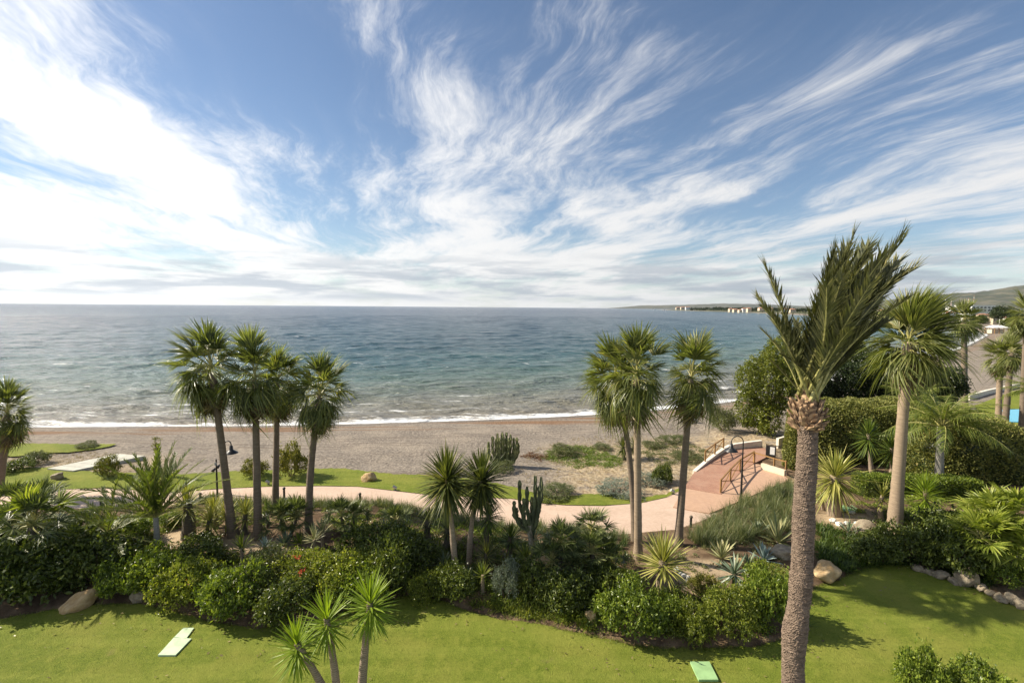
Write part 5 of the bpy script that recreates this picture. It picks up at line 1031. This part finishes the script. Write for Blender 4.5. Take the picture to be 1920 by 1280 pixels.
tufts('border_spikes', 'spiky grass tufts among the middle shrubs', scatter_px([(620, 1000), (760, 1000), (900, 1030), (1180, 1050), (1180, 1100), (1000, 1110), (860, 1090), (700, 1060)], 110, 31), 26, 0.75, 0.028, 'strap', 19, 88, 30, 0.35)
def turf():
    rs = np.random.RandomState(44); n = 90000; x = rs.uniform(-27, 32, n); y = rs.uniform(15.2, 27.5, n); ok = (y < b1(x) - 0.02) & (np.abs(x) < y * 1.12); x, y = x[ok], y[ok]; n = len(x)
    ok = clear_of_covers(x, y); x, y = x[ok], y[ok]; n = len(x); B = np.stack([x, y, 0.02 + 0.03 * wob(x, y, 0.25) - 0.004], 1); az = rs.uniform(0, 6.28, n); el = np.radians(rs.uniform(25, 80, n)); d = np.stack([np.cos(az) * np.cos(el), np.sin(az) * np.cos(el), np.sin(el)], 1)
    V, F = ribbons(B, d, (0.01, 0, 1.0), rs.uniform(0.03, 0.06, n), 0.016, 0.3, 1, p_taper); tag(obj('grass', mesh_np('grass', V, F, M['turf'])), 'short mown grass blades of the lawn', 'grass', kind='stuff')
turf()
x = np.random.RandomState(98).uniform(-30, 34, 2600); y = b1(x) + np.random.RandomState(97).normal(-0.03, 0.06, 2600)
tufts('lawn_edge_grass', 'ragged grass fringe along the lawn edge', np.stack([x, y, 0 * x - 0.01], 1), 9, 0.13, 0.012, 'strap', 96, 85, 20, 0.4)
# ------------------------------------------------------------------ ramp, parapet, railings, gate
def poly_px(pts, z=0.0): return [at_z(a, b, z) for a, b in pts]
def deck(name, pts, z, mat):
    P = [tuple(at_z(a, b, z)[:2]) for a, b in pts]
    if sum(P[i][0] * P[(i + 1) % len(P)][1] - P[(i + 1) % len(P)][0] * P[i][1] for i in range(len(P))) < 0: P = P[::-1]
    g = Geo(); g.prism(P, z - 0.3, z); return tag(obj(name, g.mesh(name, M[mat])), kind='structure')
deck('lower_pavement', [(1262, 950), (1283, 914), (1352, 926), (1372, 902), (1390, 883), (1414, 868), (1440, 874), (1475, 884), (1478, 900), (1420, 924), (1391, 937), (1330, 962)], 0.05, 'plaza')
deck('brick_ramp', [(1283, 914), (1302, 884), (1324, 868), (1356, 848), (1376, 842), (1428, 836), (1450, 850), (1414, 868), (1390, 883), (1372, 902), (1352, 926)], 0.075, 'ramp')
def parapet(label, pts, w, zfun, name='parapet_wall', cat='wall', mat='plaster'):
    P = [at_z(a, b, 0.0) for a, b in pts]; n = len(P); t = thing(name, label, cat, P[0]); g = Geo(); V = []
    for i, p in enumerate(P):
        a = P[max(0, i - 1)]; b = P[min(n - 1, i + 1)]; d = (b - a).normalized(); s = Vector((-d.y, d.x, 0)) * w / 2; h = zfun(i / (n - 1)); q = p - P[0]
        V += [(q - s) + Vector((0, 0, -0.2)), (q + s) + Vector((0, 0, -0.2)), (q + s) + Vector((0, 0, h)), (q - s) + Vector((0, 0, h))]
    F = []
    for i in range(n - 1):
        for j in range(4): F.append((i * 4 + j, i * 4 + (j + 1) % 4, (i + 1) * 4 + (j + 1) % 4, (i + 1) * 4 + j))
    F += [(3, 2, 1, 0), ((n - 1) * 4, (n - 1) * 4 + 1, (n - 1) * 4 + 2, (n - 1) * 4 + 3)]
    g.add([tuple(v) for v in V], F); obj('wall_body', g.mesh('wall body', M[mat]), t); return t, P
parapet('curved cream parapet wall along the seaward side of the brick ramp', [(1302, 885), (1313, 877), (1324, 869), (1340, 858), (1356, 848), (1366, 844), (1376, 842), (1400, 840), (1427, 838)], 0.30, lambda f: 0.12 + 0.55 * f)
def railing(label, posts, name='timber_railing', h=1.05, braces=True, z0=0.0, zs=None, group='timber railings by the ramp'):
    P = [at_z(a, b, 0.0) for a, b in posts]; t = thing(name, label, 'railing', P[0], group); zs = zs or [z0] * len(P)
    Q = [p - P[0] + Vector((0, 0, z)) for p, z in zip(P, zs)]
    for q in Q:
        g = Geo(); g.bar(tuple(q + Vector((0, 0, -0.15))), tuple(q + Vector((0, 0, h))), 0.10); obj('post', g.mesh('post', M['wood']), t)
    for a, b in zip(Q[:-1], Q[1:]):
        g = Geo(); g.bar(tuple(a + Vector((0, 0, h - 0.06))), tuple(b + Vector((0, 0, h - 0.06))), 0.07, 0.09); obj('top_rail', g.mesh('top rail', M['wood']), t)
        if braces:
            g = Geo(); g.bar(tuple(a + Vector((0, 0, 0.10))), tuple(b + Vector((0, 0, h - 0.16))), 0.05, 0.06); obj('brace', g.mesh('brace', M['wood']), t)
            g = Geo(); g.bar(tuple(a + Vector((0, 0, h - 0.16))), tuple(b + Vector((0, 0, 0.10))), 0.045, 0.055); obj('brace', g.mesh('brace', M['wood']), t)
railing('timber railing with crossed braces between brick ramp and lower pavement', [(1351, 925), (1369, 903), (1387, 884), (1413, 868)])
railing('timber railing with crossed braces standing on the curved parapet', [(1322, 870), (1340, 858), (1356, 848)], zs=[0.25, 0.36, 0.42], h=0.95)
railing('timber railing along the back of the lower pavement by the gate', [(1414, 870), (1451, 882), (1473, 888)], braces=False)
# iron gate with its white notice
b = at_z(1436, 858); t = thing('iron_gate', 'black iron gate with a white notice at the top of the ramp', 'gate', b)
e = at_z(1474, 864) - b; L = e.length; d = e.normalized()
for k in range(18):
    g = Geo(); p = d * (L * k / 17); g.bar(tuple(p), tuple(p + Vector((0, 0, 1.25))), 0.05 if k in (0, 8, 17) else 0.028); obj('bar', g.mesh('bar', M['black']), t)
for z in (0.15, 0.7, 1.2):
    g = Geo(); g.bar((0, 0, z), tuple(d * L + Vector((0, 0, z))), 0.035); obj('rail', g.mesh('rail', M['black']), t)
nrm = Vector((d.y, -d.x, 0))
g = Geo(); c = d * 0.38 + nrm * 0.05 + Vector((0, 0, 0.62)); g.box(tuple(c), (0.76, 0.03, 1.05), math.atan2(d.y, d.x)); pn = obj('panel', g.mesh('panel', M['black']), t)
g = Geo(); c = d * 0.48 + nrm * 0.075 + Vector((0, 0, 0.72)); g.box(tuple(c), (0.36, 0.012, 0.66), math.atan2(d.y, d.x)); obj('notice', g.mesh('notice', M['sign']), t)['label'] = 'white paper notice on the gate panel'
for lab, pts, hh in (('short white wall beyond the iron gate, against the hedge', [(1457, 838), (1474, 833)], 0.85), ('low cream wall behind the lower pavement', [(1428, 879), (1472, 893)], 0.5)):
    parapet(lab, pts, 0.25, lambda f, hh=hh: hh, 'garden_wall', mat='plaster' if hh > 0.6 else 'sand_wall')
# low white kerb on the sand beyond the ramp
parapet('thin white kerb line on the sand beyond the ramp', [(1425, 803), (1475, 813)], 0.2, lambda f: 0.18, 'sand_kerb', 'kerb')
# ------------------------------------------------------------------ lamps and bollards
def gooseneck(label, base, H, R, side, name='street_lamp'):
    t = thing(name, label, 'street lamp', base, 'gooseneck street lamps'); rs = side
    g = Geo(); g.tube([(0, 0, -0.1), (0, 0, 0.5), (0, 0, H * 0.62)], [0.085, 0.07, 0.06], 12); g.tube([(0, 0, H * 0.62), (0, 0, H - R)], [0.045, 0.04], 10); obj('pole', g.mesh('pole', M['black'], True), t)
    g = Geo(); g.tube([(side * R * (1 - math.cos(a)), 0, H - R + R * math.sin(a)) for a in np.linspace(0, PI, 16)] + [(side * 2 * R, 0, H - R - 0.12)], 0.035, 8); obj('arm', g.mesh('arm', M['black'], True), t)
    c = (side * 2 * R, 0, H - R); g = Geo(); g.lathe([(0.02, -0.10), (0.10, -0.12), (0.12, -0.36), (0.16, -0.42), (0.42, -0.60), (0.43, -0.63)], c, 20); s = obj('lamp_shade', g.mesh('lamp shade', M['black'], True), t)
    g = Geo(); g.lathe([(0.42, -0.625), (0.2, -0.50), (0.001, -0.46)], c, 20); obj('reflector', g.mesh('reflector', M['shade_in'], True), s); return t
gooseneck('tall black gooseneck lamp between the brick ramp and grass bank', at_z(1389, 938), 4.45, 0.40, -1)
gooseneck('black gooseneck lamp mostly hidden behind the leaning palm trunk', at_z(425, 927), 3.75, 0.21, 1)
b = at_z(408, 936); t = thing('lamp_post', 'slim black lamp post with small spotlights behind the variegated yuccas', 'lamp post', b)
g = Geo(); g.tube([(0, 0, -0.1), (0, 0, 2.75)], [0.07, 0.045], 10); obj('pole', g.mesh('pole', M['black'], True), t)
for s, z in ((-1, 2.05), (1, 2.3)):
    g = Geo(); g.bar((0, 0, z), (s * 0.16, -0.03, z), 0.03); g.tube([(s * 0.16, 0.10, z + 0.04), (s * 0.16, -0.15, z - 0.06)], [0.06, 0.10], 10); obj('spotlight', g.mesh('spotlight', M['black'], True), t)
g = Geo(); g.box((0, -0.06, 2.45), (0.13, 0.05, 0.20)); obj('junction_box', g.mesh('junction box', M['shade_in']), t)
def bollard(label, px, py, i):
    b = at_z(px, py); t = thing('path_bollard', label, 'bollard', b, 'low bollards along the promenade'); g = Geo(); g.tube([(0, 0, -0.1), (0, 0, 0.62)], [0.075, 0.07], 12); obj('post', g.mesh('post', M['black'], True), t)
    g = Geo(); g.lathe([(0.001, 0.78), (0.07, 0.77), (0.10, 0.71), (0.10, 0.66), (0.06, 0.62)], (0, 0, 0), 14); obj('cap', g.mesh('cap', M['bark_dark' if i % 2 else 'black'], True), t)
for i, (px, py, lab) in enumerate([(190, 952, 'path bollard left of the young date palm'), (376, 945, 'path bollard between the young date palm and the lamp post'), (533, 934, 'path bollard between the slim palm and shortest palm'), (675, 945, 'path bollard right of the shortest palm'), (825, 963, 'path bollard just left of the twin yucca heads'), (1295, 990, 'path bollard at the grass bank right of the palm trio')]): bollard(lab, px, py, i)
for i, (px, py, lab) in enumerate([(503, 909, 'small ground spotlight on the lawn between the palm trunks'), (741, 919, 'small ground spotlight at the lawn edge by the promenade curve'), (1262, 926, 'small ground spotlight at the lawn tip beside the ramp')]):
    b = at_z(px, py); t = thing('ground_spotlight', lab, 'spotlight', b, 'ground spotlights'); g = Geo(); g.tube([(0, 0, -0.05), (0, 0, 0.18)], 0.03, 8); g.box((0, 0, 0.02), (0.22, 0.16, 0.05)); obj('bracket', g.mesh('bracket', M['black']), t)
    g = Geo(); g.tube([(0.10, 0, 0.16), (-0.16, 0, 0.30)], [0.08, 0.11], 12); obj('lamp_head', g.mesh('lamp head', M['shade_in'], True), t)
# ------------------------------------------------------------------ covers, slab path
def cover(label, pts, mat, grp='plastic covers lying on the lawn'):
    P = [at_z(a, b, 0.075) for a, b in pts]; c = sum(P, Vector()) / len(P); P = [p - c for p in P]
    P = [tuple(p[:2]) for p in P]
    if sum(P[i][0] * P[(i + 1) % 4][1] - P[(i + 1) % 4][0] * P[i][1] for i in range(4)) < 0: P = P[::-1]
    g = Geo(); g.prism(P, -0.08, 0.0); return tag(obj('lawn_cover', g.mesh('lawn cover', M[mat]), loc=c), label, 'cover', grp)
cover('larger pale green rectangular cover on the lawn, nearer of the pair', [(296, 1227), (329, 1227), (359, 1196), (326, 1194)], 'panel')
cover('smaller pale green rectangular cover on the lawn, behind the larger one', [(327, 1193), (349, 1196), (364, 1176), (344, 1176)], 'panel')
cover('single mid green rectangular cover at the bottom of the lawn', [(1310, 1273), (1347, 1273), (1330, 1239), (1294, 1239)], 'panel_green')
cover('round edged green cover among the white stones behind the ochre boulder', [(1572, 975), (1604, 978), (1606, 967), (1580, 965)], 'panel_green', None).location.z = 0.75
t = thing('slab_path', 'pale concrete slab path running from the seaside lawn to the beach', 'path', at_z(180, 868))
for i in range(5):
    f0, f1 = i / 5 + 0.003, (i + 1) / 5 - 0.003
    def ed(a, b_, f): return at_z(a[0] + (b_[0] - a[0]) * f, a[1] + (b_[1] - a[1]) * f, 0.12)
    A, Bq = ((88, 878), (222, 850)), ((137, 882), (272, 854)); P = [ed(*Bq, f0), ed(*Bq, f1), ed(*A, f1), ed(*A, f0)]; P = [tuple((p - t.location)[:2]) for p in P]
    g = Geo(); g.prism(P, -0.5, 0.12); obj('slab', g.mesh('slab', M['slab']), t)
# ------------------------------------------------------------------ rocks
def rock(label, px, base_y, hw, h_px, mat, seed, rz=0.0, depth=0.75, tilt=0.0, group='boulders in the garden', sink=0.3):
    b = on_ground(px, base_y); s = m_per_px(b.y); o = obj('boulder', rock_mesh(seed, M[mat])); R = hw * s; H = h_px * s
    o.location = (b.x, b.y, b.z + H * 0.28); o.scale = (R, R * depth, H * 0.72); o.rotation_euler = (0, tilt, rz); return tag(o, label, 'boulder', group)
rock('large long pale rock leaning at the lawn edge before dark shrubs', 148, 1138, 36, 30, 'rock_tan', 1, 0.9, 0.45, -0.35)
rock('big ochre boulder on the lawn edge beside the date palm trunk', 1552, 1082, 33, 36, 'rock_tan', 2, 0.2, 0.8)
rock('rounded grey boulder at the foot of the big torn palm', 1622, 1000, 24, 26, 'rock', 3)
rock('flat boulder against the flared foot of the torn palm', 1652, 1012, 26, 24, 'rock', 4, 0.4)
rock('small round boulder on the seaside lawn near the slab path', 108, 897, 16, 14, 'rock', 5)
rock('small tan boulder on the seaside lawn right of the palms', 692, 900, 16, 15, 'rock_tan', 6)
rock('white boulder lying on the beach behind the last palm of the trio', 1299, 795, 11, 13, 'rock_white', 7, group=None)
rock('boulder at the ledge left of the lime yellowish shrub', 262, 1122, 22, 24, 'rock', 8)
rock('weathered grey rock in the rocky lawn edge, tallest', 1812, 1090, 26, 40, 'rock', 9)
rock('reddish rock at the lawn edge left of the glossy bright shrub', 1108, 1165, 15, 26, 'rock_tan', 14)
rock('pinkish rock half hidden under the striped agaves', 1388, 1062, 14, 22, 'rock_tan', 10)
rock('brown rock under the dark candelabra cactus', 1020, 1060, 26, 16, 'rock_tan', 11)
rock('grey rock beside the tall foxtail agave', 1475, 1042, 30, 24, 'rock', 13)
rs = np.random.RandomState(8)
edge = [(1720, 1068, 16), (1742, 1074, 14), (1765, 1082, 18), (1788, 1092, 15), (1838, 1103, 16), (1858, 1112, 14), (1876, 1118, 18), (1898, 1128, 20), (1916, 1138, 22)]
nm = ['first small stone of the rocky lawn edge below the torn palm', 'second small stone of the rocky lawn edge', 'wide stone of the rocky lawn edge left of the tallest rock', 'stone touching the tallest weathered rock', 'stone right of the tallest weathered rock', 'small stone midway along the rocky lawn edge', 'pale stone near the end of the rocky lawn edge', 'larger pale stone beside the picture edge', 'pale stone cut by the picture edge in the rocky lawn edge']
for i, (a, b_, r) in enumerate(edge): rock(nm[i], a, b_, r * 0.85, r * 0.8, 'rock', 20 + i, rs.uniform(0, 3), group='stones of the rocky lawn edge')
led = [(438, 1038, 9), (452, 1034, 7), (430, 1052, 10), (470, 1036, 6), (486, 1038, 7), (505, 1037, 6), (520, 1036, 8), (540, 1036, 7), (556, 1034, 8), (575, 1035, 6), (442, 1075, 10)]
ORD = ['first', 'second', 'third', 'fourth', 'fifth', 'sixth', 'seventh', 'eighth', 'ninth', 'tenth', 'last']
for i, (a, b_, r) in enumerate(sorted(led)): rock(ORD[i] + ' small ledge stone above the bright shrubs, counted from the leaning palm', a, b_, r, r * 1.1, 'rock', 40 + i, rs.uniform(0, 3), group='small ledge stones in the border')
for i, (a, b_, r) in enumerate([(1270, 1070, 7), (1276, 1078, 6), (1283, 1082, 7), (1291, 1084, 6), (1288, 1090, 5)]): rock(ORD[i] + ' small white stone counted outwards from the stout variegated yucca trunk', a, b_, r, r * 1.2, 'rock_white', 60 + i, rs.uniform(0, 3), group='white stones by the variegated yucca')
for i, (a, b_, r) in enumerate([(1562, 978, 8), (1574, 984, 9), (1590, 984, 8), (1606, 982, 8), (1562, 968, 6), (1598, 962, 7)]): rock(['front left', 'front', 'front middle', 'front right', 'rear left', 'rear right'][i] + ' small white stone around the green cover behind the ochre boulder', a, b_, r, r * 0.9, 'rock_white', 70 + i, rs.uniform(0, 3), group='white stones around the green cover')
# ------------------------------------------------------------------ beside the far beach: pool terrace
deck('pool_lawn', [(1828, 760), (1900, 732), (2100, 735), (2100, 800), (1860, 800)], 0.05, 'lawn')
deck('pool_water', [(1866, 790), (1872, 768), (2000, 764), (2000, 792)], 0.12, 'pool')
parapet('white low wall between the beach and the pool lawn', [(1815, 748), (1850, 738), (1900, 727), (1960, 716)], 0.4, lambda f: 0.6, 'garden_wall')
# ------------------------------------------------------------------ far buildings
def building(label, x0, x1, ytop, ybot, Y, wall, roof='flat', storeys=2, bays=4, group='far white houses', depth=None, name='house'):
    a = at_y(x0, ybot, Y); c = at_y(x1, ybot, Y); top = at_y((x0 + x1) / 2, ytop, Y).z; w = c.x - a.x; dp = depth or max(6, w * 0.7); gz = a.z - 3; H = top - a.z
    t = thing(name, label, 'house', (a.x + w / 2, Y + dp / 2, a.z), group)
    g = Geo(); g.box((0, 0, (H - 3) / 2), (w, dp, H + 3)); obj('wall', g.mesh('wall', M[wall]), t)
    if roof == 'hip':
        hh = min(w, dp) * 0.22; ov = 0.04 * w
        V = [(-w / 2 - ov, -dp / 2 - ov, H), (w / 2 + ov, -dp / 2 - ov, H), (w / 2 + ov, dp / 2 + ov, H), (-w / 2 - ov, dp / 2 + ov, H), (-w * 0.2, 0, H + hh), (w * 0.2, 0, H + hh)]
        g = Geo(); g.add(V, [(0, 1, 5, 4), (2, 3, 4, 5)]); g.add(V, [(1, 2, 5), (3, 0, 4)]); g.add(V, [(3, 2, 1, 0)]); obj('roof', g.mesh('roof', M['roof']), t)
    else:
        g = Geo(); g.box((0, 0, H + 0.015 * w + 0.1), (w * 1.03, dp * 1.03, 0.03 * w + 0.2)); obj('roof', g.mesh('roof', M[wall]), t)
    for s in range(storeys):
        for k in range(bays):
            g = Geo(); ww = w / bays * 0.55; wh = H / storeys * 0.5; g.box((-w / 2 + (k + 0.5) * w / bays, -dp / 2 - 0.02, H * (s + 0.5) / storeys), (ww, 0.3, wh)); obj('window', g.mesh('window', M['window']), t)
    return t
for a in [
    ('long white terraced building on the slope, highest of the town', 1822, 1872, 574, 584, 640, 'white', 'flat', 2, 7),
    ('white stepped block left of the long terraced building', 1786, 1808, 577, 588, 600, 'white', 'flat', 3, 4),
    ('white villa below the stepped block', 1776, 1792, 586, 594, 560, 'white', 'hip', 2, 3),
    ('white villa beneath the long terraced building', 1808, 1824, 589, 597, 520, 'white', 'flat', 2, 3),
    ('cream villa with tiled roof below the long terraced building', 1840, 1856, 590, 598, 500, 'sand_wall', 'hip', 2, 3),
    ('cream villa at the foot of the wooded slope', 1862, 1878, 594, 602, 470, 'sand_wall', 'hip', 2, 3),
    ('white villa behind the beach near the picture edge', 1886, 1902, 596, 606, 430, 'white', 'hip', 2, 3),
    ('white block at the picture edge behind the beach', 1906, 1930, 606, 618, 380, 'white', 'flat', 2, 4),
    ('small cream villa beside the torn palm crown', 1650, 1664, 582, 589, 900, 'sand_wall', 'hip', 2, 3)]: building(*a)
# beach pavilion with a spreading pale roof
c = at_y(1869, 616, 300); gz = float(land_h(np.array(c.x), np.array(300.0))); t = thing('beach_pavilion', 'beach pavilion with a broad pale roof at the far end of the beach', 'pavilion', (c.x, 300, gz))
H = at_y(1869, 614, 300).z - gz; W = 30 * m_per_px(300)
g = Geo(); V = [(-W / 2, -W * .35, H), (W / 2, -W * .35, H), (W / 2, W * .35, H), (-W / 2, W * .35, H), (-W * .25, 0, H + 1.5), (W * .25, 0, H + 1.5)]; g.add(V, [(0, 1, 5, 4), (2, 3, 4, 5), (3, 2, 1, 0)]); g.add(V, [(1, 2, 5), (3, 0, 4)]); obj('roof', g.mesh('roof', M['white']), t)
for sx in (-1, -0.33, 0.33, 1):
    for sy in (-1, 1): g = Geo(); g.bar((sx * W * .42, sy * W * .3, -0.5), (sx * W * .42, sy * W * .3, H), 0.3); obj('post', g.mesh('post', M['wood']), t)
g = Geo(); g.box((0, W * 0.1, 1.3), (W * 0.7, W * 0.3, 2.6)); obj('bar_counter', g.mesh('bar counter', M['sand_wall']), t)
# headland: houses, treeline
hl = [(1268, 1276, 576.3, 579.6, 2900, 'roof'), (1277, 1285, 575.8, 579.6, 2800, 'sand_wall'), (1286, 1294, 575.6, 579.8, 2700, 'white'), (1368, 1375, 579, 583.5, 1900, 'sand_wall'), (1376, 1384, 580, 584, 1850, 'sand_wall'), (1386, 1392, 581, 584.5, 1820, 'sand_wall'), (1393, 1401, 578.6, 583.8, 1840, 'white'), (1402, 1409, 578.2, 583.8, 1800, 'sand_wall'), (1424, 1432, 577.5, 581, 1780, 'sand_wall'), (1440, 1450, 578, 582.5, 1700, 'sand_wall'), (1468, 1478, 579, 583.5, 1650, 'white'), (1482, 1492, 580, 584.5, 1600, 'sand_wall')]
hn = ['reddish block at the tip of the headland', 'cream block second from the headland tip', 'white block third from the headland tip', 'cream villa on the headland shore, first of the middle cluster', 'cream villa second in the middle headland cluster', 'small cream villa third in the middle headland cluster', 'taller white villa fourth in the middle headland cluster', 'cream villa last in the middle headland cluster', 'cream villa above the headland trees', 'cream villa left of the date palm crown on the headland', 'white villa seen through the date palm fronds on the headland', 'cream villa seen through the date palm fronds near the shore']
for i, h in enumerate(hl): building(hn[i], *h[:5], h[5] if h[5] != 'roof' else 'sand_wall', 'hip', 2, 3, 'houses on the headland', depth=14)
def treeline(name, label, pts, n_each, mat, seed, leaf):
    rs = np.random.RandomState(seed); lobes = []
    for (px, py, Y, r) in pts: p = at_y(px, py, Y); s = m_per_px(Y); lobes.append(((p.x, p.y, p.z), (r * s * 1.2, r * s * 1.2, r * s)))
    V, F = leafcloud_many(rs, lobes, n_each, leaf); V2 = V.copy(); tag(obj(name, mesh_np(name, V, F, M[mat])), label, 'trees', kind='stuff')
rs = np.random.RandomState(31); P = []
for px in np.concatenate([np.arange(1297, 1368, 1.6), np.arange(1366, 1500, 2.2), np.arange(1500, 1640, 2.2)]): P.append((px + rs.normal(0, 0.6), np.interp(px, [1297, 1340, 1450, 1640], [580.5, 581.5, 583.0, 586.5]) + rs.normal(0, 0.5) - (1.2 if px > 1320 else 0), np.interp(px, [1297, 1370, 1450, 1640], [2650, 2050, 1800, 1300]) + 60, rs.uniform(1.4, 3.4)))
treeline('far_treeline', 'low wooded shore along the headland', P, 80, 'ficus_dark', 32, 6.0)
P = []
for _ in range(170): px = rs.uniform(1640, 1935); f = rs.random(); P.append((px, np.interp(px, [1640, 1760, 1920], [586, 582, 584]) + f * np.interp(px, [1640, 1920], [4, 24]), 1000 - 560 * f + rs.normal(0, 20), rs.uniform(2.5, 5.5)))
treeline('far_treeline', 'wooded slope between the far houses behind the beach', P, 110, 'ficus_dark', 33, 2.6)
for i, (px, ty, by, Y, rx, lab) in enumerate([(1878, 572, 600, 420, 20, 'umbrella shaped dark pine above the far beach houses'), (1903, 590, 622, 330, 18, 'bushy dark tree behind the beach pavilion'), (1838, 592, 606, 480, 12, 'round dark tree below the long terraced building'), (1764, 577, 592, 640, 12, 'dark tree at the left end of the far houses')]): leafy_tree(lab, px, rx, ty, by, Y, 'ficus_dark', 500 + i, 5000, 1.0, 'pine_tree', 'single trees among the far houses', nl=9)
# red and white masts, boats
for i, (px, ty, by, lab) in enumerate([(1772, 559, 574, 'thin red and white mast, first of the row on the hill'), (1783, 562, 574, 'shortest mast of the row on the hill'), (1815, 558, 574, 'third mast of the row on the hill'), (1825, 553, 574, 'tallest red and white mast on the hill')]):
    Y = 2600.0; b = at_y(px, by, Y); top = at_y(px, ty, Y).z - b.z; t = thing('radio_mast', lab, 'mast', b, 'masts on the hill')
    for k in range(6):
        g = Geo(); z0, z1 = top * k / 6, top * (k + 1) / 6; w = 3.2 * (1 - k / 8)
        V, F = tube_vf([(0, 0, z0), (0, 0, z1)], [w * 0.8, w * 0.68], 4); g.add(V, F); obj('mast_section', g.mesh('mast section', M['roof' if k % 2 else 'white']), t)
for px, py, lab in ((1227, 581.6, 'tiny white sailboat further from the headland'), (1246, 582.4, 'tiny white sailboat nearer the headland'), (875, 578.5, 'tiny white sail far out near the horizon')):
    Y = 14.3 * 900 / max(3.0, py - (575.5 + 0.008 * (px - 960))); b = at_y(px, py, Y); b.z = SHZ; t = thing('sailboat', lab, 'sailboat', b, 'far sailboats')
    g = Geo(); g.prism([(-6, 0), (-4, -1.5), (5, -1.5), (7, 0), (5, 1.5), (-4, 1.5)], -0.3, 1.4); obj('hull', g.mesh('hull', M['white']), t)
    g = Geo(); V = [(-5, 0.1, 2), (1, 0.1, 2), (1, 0.1, 14), (-5, -0.1, 2), (1, -0.1, 2), (1, -0.1, 14)]; g.add(V, [(0, 1, 2), (5, 4, 3)]); obj('sail', g.mesh('sail', M['sign']), t); g = Geo(); g.tube([(1.2, 0, 1), (1.2, 0, 14.5)], 0.15, 6); obj('mast', g.mesh('mast', M['white']), t)
# ------------------------------------------------------------------ air
def haze():
    m, k = new_mat('sea haze'); v = k.n('ShaderNodeVolumePrincipled'); v.inputs['Color'].default_value = (0.80, 0.88, 0.98, 1); v.inputs['Density'].default_value = 2.0e-5; v.inputs['Anisotropy'].default_value = 0.3
    out = k.n('ShaderNodeOutputMaterial'); k.nt.links.new(v.outputs[0], out.inputs['Volume'])
    g = Geo(); g.box((0, 10400, 220), (44000, 21400, 480)); tag(obj('haze', g.mesh('haze', m)), kind='stuff')
haze()
